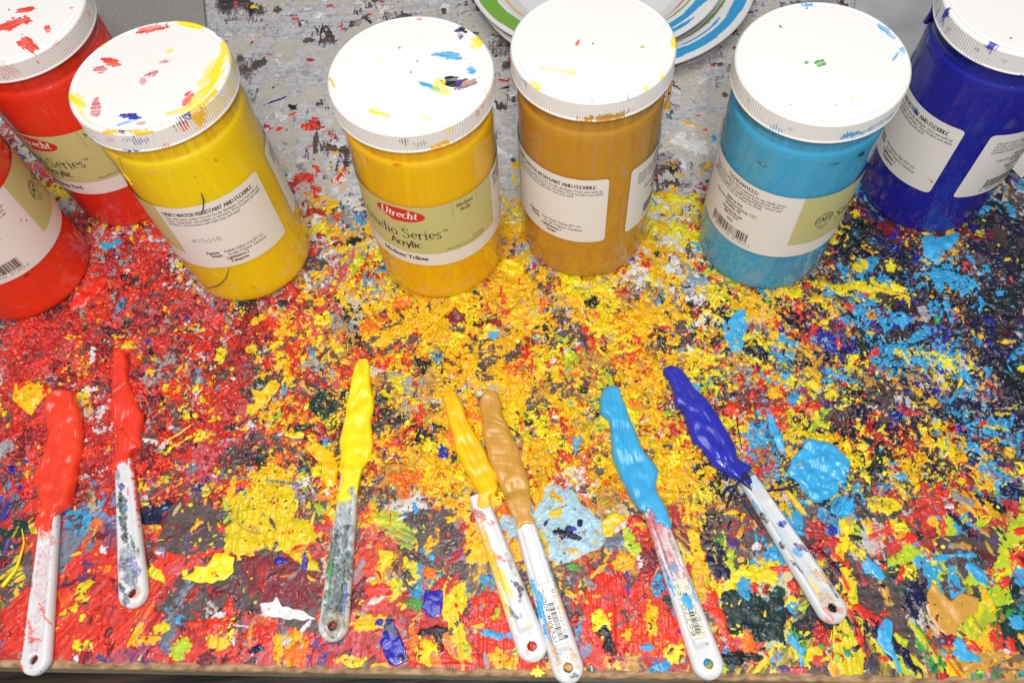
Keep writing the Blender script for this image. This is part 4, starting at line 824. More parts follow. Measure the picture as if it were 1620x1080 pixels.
    E = [(lx+D(20.5)*math.cos(2*math.pi*i/nE_), lz+6.9*math.sin(2*math.pi*i/nE_)-.05*0+(-.04)*D(20)*math.cos(2*math.pi*i/nE_)) for i in range(nE_)]
    for i in range(nE_//2): # strips
        lg.quad(E[i], E[(i+1)], E[nE_-i-1], E[(nE_-i) % nE_], red)
    lg.lay = 0
    for i in range(5): lg.quad((lx-8+i*2, lz-5.2), (lx-6+i*2, lz-5.2), (lx-4.8+i*2, lz-7.6+.12*i), (lx-7+i*2, lz-7.6+.1*i), red)
    lg.lay = 2; s_ = Ink(); s_.lay = 0
    s_.text('Utrecht', lx-14.5, lz-3.1, 7.6, ww, width=26.5, slant=.20, bold=1.25)
    lg.Q += [(q, c, l+3) for q, c, l in s_.Q]
    lg.build('maker_badge', wrap, lab)
    if extras: extras(t, add, wrap, lab, D, c0)
    return t

def smears(t, add, cx, cy, items, name='paint_smear', R=.0494):
    """little ragged marks stuck on the outside of the jar; items: (px,py,len mm,height mm,rot deg,key)"""
    for k, (mx, my, ln, ht_, rot, key_) in enumerate(items):
        V, Fc, cc = [], [], []
        ph, z0 = on_cyl(cx, cy, R, mx, my); n = 18; b = len(V); c_, s_ = math.cos(math.radians(rot)), math.sin(math.radians(rot))
        rd = random.Random(k*7+int(mx)); V.append((ph, z0, R+.0004))
        for i in range(n):
            a = 2*math.pi*i/n; f = rd.uniform(.65, 1.25); x = ln/2*math.cos(a)*f; y = ht_/2*math.sin(a)*f
            V.append((ph+math.degrees((x*c_-y*s_)/1000/R), z0+(x*s_+y*c_)/1000, R-.00002))
        for i in range(n): Fc.append((b, b+1+i, b+1+(i+1) % n))
        cc += [PL[PI[key_]]]*(n+1)
        W = [(r*math.cos(math.radians(p)), r*math.sin(math.radians(p)), z) for p, z, r in V]
        add(name, W, Fc, M_wet, t, True, np.array(cc))
def strand(t, cx, cy, pts, r, key_, R=.0497, label=None, name='paint_drip'):
    W = []
    for mx, my in pts:
        ph, z = on_cyl(cx, cy, R, mx, my); W.append((R*math.cos(math.radians(ph)), R*math.sin(math.radians(ph)), z-.0006))
    o = tube(name, W, r, PL[PI[key_]], M_wet, None); o.parent = t
    if label: o['label'] = label
# lid marks: x, y, length, width (photo px), angle, colour, strength
m6 = [(20, 38, 46, 14, 15, 'R', .95), (43, 70, 26, 15, -35, 'R', .9), (36, 17, 26, 6, 10, 'R', .9), (76, 47, 10, 10, 0, 'R', .95), (112, 12, 6, 3, 0, 'R', .5)]
s6 = [(12, 112, 26, 26, 'DR', .5), (140, 20, 5, 10, 'R', .8), (60, 100, 3, 5, 'R', .8), (90, 70, 8, 4, 'PK', .6)]
m1 = [(237, 45, 40, 10, 10, 'R', .8), (176, 98, 22, 9, -12, 'R', .85), (160, 111, 20, 10, 10, 'PK', .9), (238, 117, 18, 6, 25, 'PK', .6), (226, 128, 10, 8, 60, 'PK', .5), (268, 79, 12, 7, 20, 'Y', .6), (236, 93, 8, 4, 0, 'Y', .4), (258, 97, 12, 3, 5, 'PK', .5),
      (298, 155, 22, 11, 45, 'R', .75), (151, 172, 14, 26, -5, 'PK', .75), (202, 184, 28, 8, -5, 'UB', 1.), (202, 193, 26, 2.5, 15, 'LB', .7), (223, 194, 10, 5, 0, 'PK', .5), (283, 176, 32, 7, 12, 'Y', .7), (318, 150, 46, 14, 42, 'Y', .8), (334, 118, 64, 20, 60, 'Y', .65), (345, 100, 60, 9, 72, 'Y', .7),
      (300, 39, 40, 6, -15, 'Y', .95), (120, 158, 26, 16, -35, 'Y', .95), (170, 64, 28, 5, 38, 'G', .8), (362, 90, 40, 7, -62, 'Y', .8), (345, 55, 8, 4, -40, 'UB', .9), (132, 182, 40, 4, -55, 'Y', .7), (220, 208, 120, 3.5, 0, 'G', .9), (280, 196, 70, 4, 18, 'G', .95), (318, 175, 60, 4, 32, 'G', .8), (160, 143, 40, 1.5, 12, 'Y', .4)]
s1 = [(300, 184, 40, 12, 'UB', .95), (290, 193, 30, 10, 'BK', .9), (292, 200, 18, 14, 'R', .9), (318, 190, 26, 22, 'G', .95), (345, 170, 34, 22, 'Y', .7), (365, 140, 20, 30, 'Y', .7), (193, 208, 20, 10, 'UB', .95), (215, 224, 36, 12, 'UB', .7), (175, 222, 14, 14, 'PK', .6), (203, 239, 24, 5, 'UB', .95), (262, 232, 14, 8, 'R', .8), (247, 241, 12, 6, 'G', 1.), (170, 206, 60, 5, 'G', 1.), (240, 205, 90, 4, 'G', 1.), (150, 195, 30, 6, 'DR', .6), (335, 155, 60, 6, 'G', 1.), (372, 110, 20, 20, 'Y', .9), (286, 188, 14, 8, 'DG', .9)]
m2 = [(712, 88, 40, 9, -6, 'LB', .95), (746, 109, 12, 12, -30, 'LB', .9), (728, 52, 14, 12, 0, 'PU', .85), (730, 46, 16, 5, -28, 'BK', 1.), (754, 69, 14, 16, -30, 'Y', .6), (757, 66, 12, 6, -45, 'Y', .95), (717, 130, 24, 13, -5, 'BK', 1.), (738, 131, 34, 10, 18, 'PU', .8), (742, 130, 20, 6, 18, 'O', .7), (695, 131, 16, 14, 50, 'Y', .75), (680, 137, 32, 5, -20, 'LB', .9), (706, 145, 12, 12, 50, 'Y', .7), (598, 176, 26, 8, -22, 'Y', .65), (672, 184, 14, 5, -30, 'Y', .65), (600, 97, 14, 4, -10, 'Y', .3), (668, 57, 14, 3, 10, 'O', .3), (525, 131, 12, 4, -62, 'G', .9), (660, 96, 3, 3, 0, 'BK', .6), (632, 75, 4, 2, 0, 'BK', .6), (663, 30, 8, 2, 0, 'R', .5), (546, 94, 7, 2, 0, 'Y', .4), (698, 128, 8, 2, 30, 'BK', .6), (690, 141, 12, 7, -10, 'LG', .8)]
s2 = [(640, 225, 14, 12, 'BK', .7), (665, 228, 20, 8, 'BR', .5), (700, 230, 30, 12, 'G', .95), (710, 205, 14, 14, 'Y', .7), (755, 180, 8, 12, 'R', .8), (764, 168, 8, 12, 'R', .8), (690, 236, 20, 5, 'OR', .9), (740, 212, 20, 5, 'G', .9), (605, 225, 4, 4, 'G', .8), (772, 150, 8, 18, 'G', .7)]
m3 = [(914, 67, 12, 5, 60, 'R', .8), (904, 115, 18, 5, -5, 'Y', .8), (880, 110, 40, 1.6, -8, 'Y', .5), (862, 108, 10, 2, 0, 'Y', .6), (1017, 74, 5, 3, 0, 'LG', .8), (1066, 65, 8, 12, 0, 'Y', .95), (1047, 120, 7, 6, 40, 'Y', .7), (846, 133, 18, 5, -30, 'Y', .7), (1022, 139, 6, 4, 0, 'Y', .7), (937, 160, 3, 2, 0, 'LB', .6)]
s3 = [(958, 188, 58, 12, 'O', 1.), (832, 134, 12, 10, 'PU', .7), (994, 158, 4, 8, 'LB', .7), (1067, 92, 4, 5, 'O', .9), (826, 128, 8, 6, 'UB', .6)]
m4 = [(1298, 99, 17, 8, 20, 'GN', .85), (1276, 98, 7, 7, 0, 'GN', .8), (1276, 8, 14, 4, 0, 'LB', .9), (1277, 13, 3, 2, 0, 'BK', .9), (1235, 42, 6, 2, -30, 'BK', .8), (1405, 50, 30, 5, -42, 'LB', .7), (1417, 88, 13, 5, 55, 'LB', .75), (1428, 80, 14, 5, -55, 'LB', .5), (1348, 154, 6, 3, 0, 'Y', .8), (1322, 165, 3, 2, 0, 'BK', .4), (1251, 165, 3, 2, 0, 'BK', .5), (1393, 45, 10, 2, -40, 'LB', .9)]
s4 = [(1227, 204, 20, 9, 'LB', .8), (1355, 213, 34, 12, 'LB', .95), (1385, 200, 50, 6, 'LB', .9), (1408, 185, 12, 10, 'LB', .8), (1172, 117, 5, 4, 'UB', .9), (1250, 205, 4, 4, 'UB', .7), (1185, 160, 8, 8, 'LB', .6), (1309, 197, 3, 3, 'DR', .8)]
m5 = [(1600, 60, 3, 2, 0, 'UB', .5)]
s5 = [(1494, 27, 12, 20, 'UB', .95), (1500, 48, 8, 12, 'SL', .6), (1568, 74, 15, 15, 'UB', .95), (1529, 44, 10, 5, 'NV', .8), (1546, 80, 7, 5, 'NV', .7), (1586, 97, 10, 4, 'UB', .5), (1540, 95, 26, 2, 'UB', .7), (1497, 53, 4, 3, 'Y', .8), (1615, 122, 14, 6, 'UB', 1.), (1483, 20, 4, 30, 'UB', .8)]
J = [(-.2023, .4098), (-.0487, .3967), (.0663, .4021), (.2034, .3762), (.3436, .4143), (-.3117, .4992), (-.384, .4139)]
TILT = [(-.0247, -.0301), (.0148, .0162), (-.0085, .0036), (.0293, -.0218), (.0361, -.0308), (.0485, -.0059), (0, 0)]
def ex1(t, add, wrap, lab, D, c0):
    smears(t, add, *J[0], [(341, 254, 1.6, 2.6, 0, 'OR'), (308, 280, 1.6, 1.6, 0, 'OR'), (361, 233, 1.2, .8, 0, 'OR'), (457, 355, 1.2, 1, 0, 'R'), (467, 394, 2, .8, -20, 'OR'), (401, 455, 4, .8, -35, 'OR')])
    strand(t, *J[0], [(186, 248), (190, 262), (193, 272), (205, 285), (208, 290)], [.0006, .0004, .0005, .0010], 'Y', label='thin yellow drip')
    strand(t, *J[0], [(318, 305), (322, 318), (321, 332), (318, 338)], [.0002, .0006, .0005, .0006], 'BR', .0493, name='dark_streak')
    strand(t, *J[0], [(362, 424), (358, 440), (345, 452), (322, 457)], [.0002, .0005, .0005, .0003], 'BR', .0493, name='dark_streak')
    ik = Ink(); ik.text('#15J18', c0+D(16), 80, 4.6, (.18, .17, .18), sans=True, bold=.7, width=22); ik.build('date_stamp', wrap, lab)
def ex2(t, add, wrap, lab, D, c0):
    smears(t, add, *J[1], [(628, 262, 5, 1.6, 10, 'OR'), (580, 253, 2, 1.6, -30, 'OR'), (788, 250, 1, 5, 0, 'G')])
def ex3(t, add, wrap, lab, D, c0):
    smears(t, add, *J[2], [(1046, 192, 4, 1, 30, 'G'), (1044, 210, 1, 6, 0, 'LB')])
    tube_pts = [(1066, 128), (1068, 145), (1064, 160), (1068, 172)]
    strand(t, *J[2], tube_pts, [.0008, .0011, .0008, .0026], 'O', .0505, 'ochre drip hanging from the lid')
def ex4(t, add, wrap, lab, D, c0):
    smears(t, add, *J[3], [(1364, 245, 4.6, 4.6, 20, 'DG'), (1204, 260, 10, .7, -6, 'BK'), (1206, 261, 3, .9, 0, 'O'), (1322, 260, 11, .4, 0, 'DG'), (1166, 250, 6, .4, -25, 'SL'), (1134, 263, 1.8, 5, 0, 'R'), (1151, 290, 3, 2.2, 0, 'PK'), (1201, 352, .8, .8, 0, 'Y'), (1178, 400, .3, 1.6, 0, 'NV')])
def ex5(t, add, wrap, lab, D, c0):
    smears(t, add, *J[4], [(1449, 179, 3.4, 3.2, 0, 'UB'), (1447, 172, 6, 1.6, 20, 'LB'), (1467, 65, 1.2, 8, 10, 'LB'), (1474, 288, 1.6, 1.8, 0, 'DG'), (1470, 284, 4, .5, 0, 'R'), (1600, 140, 1, 1, 0, 'SL')])
    strand(t, *J[4], [(1479, 5), (1474, 20), (1466, 34)], [.0010, .0015, .0022], 'UB', .0495, 'ultramarine blob under the lid')
def ex6(t, add, wrap, lab, D, c0):
    smears(t, add, *J[5], [(160, 28, 3, 1.6, -30, 'R'), (107, 274, 1.2, 3.4, 0, 'R')])
def ex7(t, add, wrap, lab, D, c0):
    smears(t, add, *J[6], [(42, 349, 1.6, 1.4, 0, 'CR'), (33, 349, 3, .8, 30, 'PK'), (42, 437, 5, 1.4, 10, 'CR'), (130, 395, 1, 4, -10, 'PK'), (120, 404, 1, 2, -10, 'PK'), (100, 368, 4, 1.4, 0, 'CR')])
jar('lemon yellow jar, its white lid heavily smeared with yellow, blue and red', *J[0], 'Y', -8, 'Lemon Yellow', 'Arylide Yellow 5GX (PY 74)', 'Transparent', m1, s1, 1, '10331', ex1, (252, 206, 10))
jar('medium yellow jar with its front label and red badge turned to the viewer', *J[1], 'G', -280.5, 'Medium Yellow', 'Arylide Yellow (PY 65)', 'Opaque', m2, s2, 2, '10321', ex2, (252, 188, 8))
jar('yellow ochre jar between the medium yellow jar and the light blue jar', *J[2], 'O', -62.5, 'Yellow Ochre', 'Iron Oxide Yellow (PY 42)', 'Opaque', m3, s3, 3, '10325', ex3, (198, 142, 42))
jar('light blue jar with the bar code of its label showing', *J[3], 'LB', -187.5, 'Cerulean Blue Hue', 'Phthalocyanine Blue (PB 15)', 'Opaque', m4, s4, 4, '10315', ex4, (62, 164, 206))
jar('dark blue jar cut off by the top right corner', *J[4], 'UB', -101.5, 'Ultramarine Blue', 'Ultramarine Blue (PB 29)', 'Transparent', m5, s5, 5, '10335', ex5, (30, 30, 150))
jar('red jar in the back left corner, its lid dabbed with red', *J[5], 'R', -280.5, 'Medium Red', 'Naphthol Red (PR 170)', 'Opaque', m6, s6, 6, '10345', ex6, (238, 54, 30))
jar('red jar nearest the left edge, with only its lower part in view', *J[6], 'R2', -108, 'Light Red', 'Naphthol Red (PR 112)', 'Opaque', [], [], 7, '10343', ex7, (240, 60, 30))
GRAY.clear()
PHASE('jars')

# ------------------------------------------------------------------ palette knives
def catm(P_, n):
    P_ = np.array(P_, float); d = np.r_[0, np.cumsum(np.hypot(*np.diff(P_, axis=0).T))]; s = np.linspace(0, 1, n)*d[-1]
    Q = np.stack([np.interp(s, d, P_[:, 0]), np.interp(s, d, P_[:, 1])], -1)
    for _ in range(2): Q[1:-1] = (Q[:-2]+2*Q[1:-1]+Q[2:])/4
    return Q
def knife(label, end, neck, tip, left, right, key, hmarks, seed, sticker=None, handle_tint=(216, 215, 216), T=.0050, ridges=0, key2=None, neckcol=None, streaky=.5, hole_at=9.):
    zb = .0022; A = at(*end, .006)[:2]; Nk = at(*neck, .007)[:2]; Tp = at(*tip, .005)[:2]
    t = thing('palette_knife', label, 'palette knife', (A[0], A[1], .001), 'plastic palette knives loaded with paint')
    rs = np.random.default_rng(seed+40)
    # handle: two half sweeps round the hanging hole
    d = Nk-A; L = np.linalg.norm(d); e1 = d/L; e2 = np.array([-e1[1], e1[0]])
    sa = np.r_[np.linspace(0, .012, 26)**1.0, np.linspace(.0125, L+.006, 170)]
    sa[:26] = .012*(1-np.cos(np.linspace(0, math.pi/2, 26)))
    kk = L/.105
    hw = np.interp(sa, np.array([0, .010, .030, .055, .080, .097, .112])*kk, [.0097, .0097, .0091, .0082, .0073, .0068, .0062])
    cap = np.where(sa < .0097, np.sqrt(np.maximum(0, 1-((.0097-sa)/.0097)**2)), 1.); hw = hw*np.maximum(cap, .02)
    hs, hr = hole_at/1000, .0031; hole = np.where(np.abs(sa-hs) < hr, np.sqrt(np.maximum(0, hr**2-(sa-hs)**2)), 0.)
    # extra stations right at the hole ends are close enough at this spacing
    V = []; nt_ = 14; HC = []
    TH = .0062
    for side in (1, -1):
        for k, s in enumerate(sa):
            w_ = hw[k]; h_ = hole[k]; fr = 1-np.linspace(0, 1, nt_)**1.5   # 1 outer .. 0 inner
            xs = h_+(w_-h_)*fr
            # top: rounded shoulder outside, shallow channel inside
            rel = xs/w_; edge_ = np.sqrt(np.maximum(0, 1-np.maximum(0, (rel-.62)/.38)**2))
            ch_ = np.interp(rel, [0, .42, .54, 1], [1, 1, 0, 0])*np.interp(s, [.018, .021, L-.016, L-.012], [0, 1, 1, 0])
            endr = min(1, math.sqrt(max(0, min(1, s/.003))))
            arch = np.interp(s, [0, L-.02, L+.006], [0, 0, 0])
            zt = zb+TH*(.30+.70*edge_*endr)-.0012*ch_+arch; zo = zb+TH*.30*(1-edge_*endr)*0+zb*0+0*zt+.0004
            for x, z in zip(xs, zt): p = A+e1*s+e2*x*side; V.append((p[0], p[1], z)); HC.append((s, x*side))
            for x in xs[::-1]:
                p = A+e1*s+e2*x*side*.97; V.append((p[0], p[1], zb-.0006)); HC.append((s, x*side))
    V = np.array(V); m2_ = 2*nt_; ns = len(sa); Fc = []
    for sd in (0, 1):
        b0 = sd*ns*m2_
        for k in range(ns-1):
            for j in range(m2_):
                j2 = (j+1) % m2_
                if j == nt_-1 and hole[k] == 0 and hole[k+1] == 0: continue
                f = (b0+k*m2_+j, b0+k*m2_+j2, b0+(k+1)*m2_+j2, b0+(k+1)*m2_+j)
                Fc.append(f if sd else f[::-1])
        Fc.append(tuple(range(b0, b0+m2_))); Fc.append(tuple(range(b0+(ns-1)*m2_, b0+ns*m2_)))
    HC = np.array(HC); col = np.tile(lin(handle_tint), (len(V), 1))
    ii = (HC[:, 0]/.00045).astype(int); jj = (HC[:, 1]/.00045).astype(int)+60
    col *= (1+.02*N3[ii % NZ, jj % NZ])[:, None]
    for mi, (s_, x_m, ln, wd, rot, kc, al) in enumerate(hmarks):   # mm along handle, mm across, size mm
        c_, q_ = math.cos(math.radians(rot)), math.sin(math.radians(rot)); du = HC[:, 0]*1000-s_; dv = HC[:, 1]*1000-x_m
        a_ = (du*c_+dv*q_)/(ln/2); b_ = (-du*q_+dv*c_)/(wd/2)
        rg = NRAG[(ii+mi*37+seed*11) % NZ, (jj+mi*19) % NZ]
        mk = (1-np.sqrt(a_**2+b_**2)+.45*rg*.8) > 0; am = np.clip(al+.15*N1[(ii+mi) % NZ, (jj*2) % NZ], 0, 1)[:, None]
        col = np.where(mk[:, None], col*(1-am)+am*PL[PI[kc]], col)
    speck = N1[(ii*2+seed*7) % NZ, (jj*2) % NZ] > 3.1; col = np.where(speck[:, None], col*.3, col)
    mesh('handle', V, Fc, M_handle, t, True, col.clip(.003, .9))
    # blade: a thin plastic leaf, mostly hidden
    Lp = catm([at(x, y, .004)[:2] for x, y in left], 150); Rp = catm([at(x, y, .004)[:2] for x, y in right], 150)
    cen = (Lp+Rp)/2; bl = []
    for k in range(150):
        for sg in (-.72, 0, .72):
            p = cen[k]+(Rp[k]-Lp[k])/2*sg; bl.append((p[0], p[1], zb+.0012))
        for sg in (.72, -.72):
            p = cen[k]+(Rp[k]-Lp[k])/2*sg; bl.append((p[0], p[1], zb+.0002))
    mesh('blade', bl, grid_faces(150, 5, True), M_handle, t, True, np.tile(lin(handle_tint), (len(bl), 1)))
    # the load of paint: ridged heightfield between the two outlines
    n1_, m1_ = 320, 72
    L0 = [at(x, y, .004)[:2] for x, y in left]; R0 = [at(x, y, .004)[:2] for x, y in right]; mid0 = (L0[0]+R0[0])/2
    sg_ = 1 if (L0[0]-R0[0])@e2 > 0 else -1; s_mid = (mid0-A)@e1; x_mid = (mid0-A)@e2; ext = .012; s_b = min(s_mid, L)-ext; hw_b = np.interp(s_b, sa, hw)
    L0 = [A+e1*s_b+e2*hw_b*sg_*1.02]+L0; R0 = [A+e1*s_b-e2*hw_b*sg_*1.02]+R0
    Lp = catm(L0, n1_); Rp = catm(R0, n1_)
    f = np.linspace(0, 1, n1_)[:, None]; tt = np.linspace(-1, 1, m1_)[None]; tt = np.sign(tt)*np.abs(tt)**.75
    nz_ = lambda N, a, b, o: N[((f*a).astype(int)+o) % NZ, ((tt+1)*b).astype(int) % NZ]
    wo = bil(N3, np.arange(n1_)*.55+seed*50, np.zeros(n1_)+3)[:, None]*.0006; wo2 = bil(N3, np.arange(n1_)*.55+seed*90, np.zeros(n1_)+70)[:, None]*.0006; dirn = (Rp-Lp)/(np.linalg.norm(Rp-Lp, axis=1)[:, None]+1e-6); fade = np.minimum(1, (np.linalg.norm(Rp-Lp, axis=1)/.008))[:, None]; Lp = Lp+dirn*wo*fade; Rp = Rp+dirn*wo2*fade
    X = Lp[:, None, 0]*(1-tt)/2+Rp[:, None, 0]*(1+tt)/2; Y = Lp[:, None, 1]*(1-tt)/2+Rp[:, None, 1]*(1+tt)/2
    ax_ = (cen[-1]-cen[0])/np.linalg.norm(cen[-1]-cen[0])
    ie = ((Y)/.00035).astype(int); je = (X/.00035).astype(int)
    ang_k = math.atan2(ax_[1], ax_[0]); sn = NST[int(round((ang_k % math.pi)/(math.pi/8))) % 8]
    fi_, fj_ = Y/.00035, X/.00035
    st = bil(sn, fi_*.6+seed*20, fj_*.6+seed*9); n3 = bil(N4, fi_+seed*41, fj_+seed*17); n2 = bil(N3, fi_*.8+seed*11, fj_*.8+seed*5)
    fold = 0
    for q_ in range(2):
        fc = cen[rs.integers(30, 125)]; fa_ = ang_k+rs.choice([-1, 1])*rs.uniform(.15, 1.1); dl = (X-fc[0])*math.sin(fa_)-(Y-fc[1])*math.cos(fa_); dr = np.hypot(X-fc[0], Y-fc[1])
        fold = fold+rs.uniform(.08, .2)*rs.choice([-1, 1])*(np.tanh(dl/.0004)*.5*np.exp(-(dl/.004)**2)+.35*np.exp(-(dl/.0005)**2))*np.exp(-(dr/.014)**2)
    env = np.minimum(1, np.minimum((1-f)*14, 1)).clip(0, 1)**.5
    prof = (1-np.abs(tt)**6).clip(0, 1)**.6
    relief = 1+.15*n3+.085*n2+streaky*.035*st+fold
    if ridges:
        ph = (X*ax_[0]+Y*ax_[1])/.0030+1.5*tt; relief = relief+.015*np.sin(ph*2*math.pi*.7+n3)*(np.abs(tt) > -.2)*ridges
    Zt = zb+.0004+T*(.12+.88*prof*env*relief.clip(.35, 1.8))
    # where the load ends, it thins out unevenly over the handle
    S_ = (X-A[0])*e1[0]+(Y-A[1])*e1[1]
    rg_ = bil(N3, fi_*.9+seed*33, fj_*.9+7)*.0028+bil(N4, fi_*.8+5, fj_*.8+seed*3)*.0022
    cut = S_-(s_b+ext*.88)-rg_; on = sstep(S_, L+.012, L+.004); top_ = zb+TH+.0002+.0011*prof*np.clip(cut/.002, 0, 1)*relief.clip(.5, 1.6)
    Zt = np.where(on > 0, np.maximum(Zt, top_*on+Zt*(1-on)), Zt); Zt = np.where(cut > 0, Zt, zb)
    Vt = np.stack([X, Y, Zt], -1).reshape(-1, 3); Vb = np.stack([X, Y, np.full_like(X, zb-.0008)], -1).reshape(-1, 3)
    nv = n1_*m1_; g = grid_faces(n1_, m1_); fr = []
    for k in range(n1_-1):
        a_, b_ = k*m1_, (k+1)*m1_; fr.append((a_, b_, b_+nv, a_+nv)); a_, b_ = a_+m1_-1, b_+m1_-1; fr.append((b_, a_, a_+nv, b_+nv))
    for k in range(m1_-1):
        fr.append((k+1, k, k+nv, k+1+nv)); q = (n1_-1)*m1_+k; fr.append((q, q+1, q+1+nv, q+nv))
    col = np.tile(PL[PI[key]], (nv, 1))*(1+.05*n2+.03*st).reshape(-1, 1)
    if key2: col = np.where(((n3+.6*st) > 1.4).reshape(-1, 1), PL[PI[key2]], col)
    if neckcol:
        kc, ext = neckcol; col = np.where(((f+.03*n2+0*X) < ext).reshape(-1, 1), PL[PI[kc]], col)
    col = np.vstack([col, col]); F_ = np.vstack([g, g[:, ::-1]+nv, np.array(fr)])
    mesh('paint_load', np.vstack([Vt, Vb]), F_, M_wet, t, True, col.clip(.003, .9))
    if sticker:
        s0, s1_, w_ = sticker['s0'], sticker['s1'], sticker['w']; xc = sticker.get('x', 0)
        def wrapS(xm, zm, e):  # xm along the handle mm, zm across mm
            s = xm/1000; x = zm/1000; p = A+e1*s+e2*x; ch = np.interp(abs(x)/.008, [0, .42, .54, 1], [1, 1, 0, 0])
            z = zb+TH-.0012*ch*0+.0002+e-.9*max(0, abs(x)-.006); return (p[0], p[1], z)
        ik = Ink(); nS = 12
        for a_ in range(nS):
            for b_ in range(6):
                xa, xb = s0+(s1_-s0)*a_/nS, s0+(s1_-s0)*(a_+1)/nS; ya, yb = xc-w_/2+w_*b_/6, xc-w_/2+w_*(b_+1)/6
                ik.quad((xa, ya), (xb, ya), (xb, yb), (xa, yb), tuple(lin(sticker['paper'])))
        stk = ik.build('price_sticker', wrapS, t, M_label, world=True)
        ik = Ink(); ik.lay = 3; rd = random.Random(seed); x = s0+2
        for q_ in range(26):
            wb = rd.choice([.3, .3, .6, .9])
            if x+wb > s1_-3: break
            ik.quad((x, xc-w_*.20), (x+wb, xc-w_*.20), (x+wb, xc+w_*.14), (x, xc+w_*.14), (.012, .012, .012)); x += wb+rd.choice([.35, .6])
        # text reads from the hole end towards the neck
        ik.text(sticker['t1'], s0+1.2, xc+w_*.19, 2.5, sans=True, bold=1.3, width=s1_-s0-3); ik.text(sticker['t2'], s0+1.2, xc-w_*.44, 1.9, sans=True, width=s1_-s0-5)
        ik.Q = [(q[::-1], c, l) for q, c, l in ik.Q]
        ik.build('sticker_print', wrapS, stk, world=True)
        for (s_, x_m, a_, b_, kc) in sticker.get('stains', []):
            V_, F2 = [], []; n = 16; V_.append(wrapS(s_, x_m, .0004)); rd = random.Random(3)
            for i in range(n):
                an_ = 2*math.pi*i/n; r_ = rd.uniform(.6, 1.2); V_.append(wrapS(s_+a_*r_*math.cos(an_), x_m+b_*r_*math.sin(an_), .0002))
            for i in range(n): F2.append((0, 1+i, 1+(i+1) % n))
            mesh('paint_stain', V_, F2, M_wet, stk, True, np.tile(PL[PI[kc]], (n+1, 1)))
    return t
def sc(ox, oy, k, pts): return [(ox+x/k, oy+y/k) for x, y in pts]
z1 = lambda pts: sc(0, 540, 2, pts)
# outlines run from the neck to the tip
knife('red loaded knife at the far left, thick bulging paint over a white handle', (53, 1067), (76, 826), (101, 617),
      z1([(118, 588), (120, 560), (138, 520), (128, 490), (112, 470), (106, 430), (126, 395), (148, 355), (152, 300), (143, 250), (148, 200), (172, 162), (205, 152)]),
      z1([(180, 588), (182, 562), (205, 532), (225, 520), (240, 450), (245, 400), (262, 350), (268, 290), (258, 250), (250, 200), (238, 165), (205, 152)]),
      'R2', [(100, 4, 30, 3, 5, 'R', .7), (88, -3, 12, 3, 20, 'PK', .5), (70, 7, 40, 2, 0, 'R', .7), (40, -2, 10, 2, 30, 'R', .7), (28, 4, 12, 3, 10, 'R', .7), (35, 8, 50, 2, 0, 'R', .8), (32, -6, 8, 1.2, 40, 'R', .6), (55, 6, 8, 3, 0, 'R', .6), (22, 2, 6, 2, 70, 'R', .7), (5, 8, 8, 3, 30, 'R', .8), (92, 2, 10, 3, 0, 'OR', .5), (60, 0, 70, 8, 0, 'PK', .2)], 1, T=.0075)
knife('red loaded knife whose white handle is stained teal and blue', (212, 960), (195, 740), (188, 551),
      z1([(362, 410), (362, 375), (375, 335), (370, 290), (358, 250), (350, 215), (356, 150), (355, 100), (355, 60), (362, 27), (378, 18)]),
      z1([(418, 410), (415, 380), (422, 348), (446, 338), (450, 280), (456, 230), (432, 190), (416, 150), (405, 80), (395, 35), (378, 18)]),
      'R', [(60, 2, 40, 4.5, 0, 'DG', .75), (78, 3, 16, 3, 0, 'DG', .6), (45, -2, 16, 3, 15, 'DG', .7), (85, 2, 4, 3, 0, 'UB', .9), (25, -3, 14, 6, 10, 'UB', .5), (30, 4, 14, 5, 0, 'PU', .6), (20, 0, 14, 10, 0, 'SL', .7), (36, 0, 10, 12, 90, 'SL', .5), (8, -4, 8, 6, 0, 'O', .5), (6, 4, 8, 4, 0, 'NV', .6), (98, -6, 30, 3, 0, 'R', .85), (78, -7.5, 34, 2, 0, 'R', .9), (72, 5, 5, 3, 0, 'NV', .7), (96, 4, 10, 3, 0, 'SL', .7), (80, -2, 6, 2, 0, 'R', .6), (70, 1, 8, 3, 0, 'LB', .5), (14, 6, 10, 3, 30, 'DG', .7), (35, -6, 10, 2, 0, 'BK', .5)], 2, T=.0045, streaky=1.)
knife('lemon yellow loaded knife lying nearly upright, green stained handle', (524, 1014), (552, 755), (575, 569),
      sc(480, 550, 2.04, [(134, 430), (116, 398), (119, 350), (117, 290), (128, 230), (140, 170), (155, 110), (164, 60), (178, 38), (192, 36)]),
      sc(480, 550, 2.04, [(170, 480), (180, 440), (192, 408), (214, 360), (222, 300), (226, 230), (227, 160), (219, 120), (216, 60), (206, 38), (192, 36)]),
      'Y', [(60, 0, 90, 11, 0, 'SL', .45), (35, 0, 60, 16, 0, 'DG', .6), (58, 4, 26, 7, 0, 'DG', .55), (62, -2, 20, 4, 0, 'DG', .5), (20, -3, 24, 8, 0, 'DG', .5), (48, 6, 50, 2, 5, 'GN', .6), (14, 5, 16, 4, 0, 'SL', .5), (98, 4, 16, 3, 0, 'Y', .7), (90, -3, 22, 2, 0, 'NV', .3), (88, 6, 20, 2, 0, 'Y', .6), (28, -6, 18, 2, 0, 'UB', .5), (10, 0, 16, 12, 0, 'O', .25), (75, 5, 14, 2, 0, 'PU', .4)], 3, handle_tint=(200, 204, 200), T=.0042, streaky=1.2, ridges=.6)
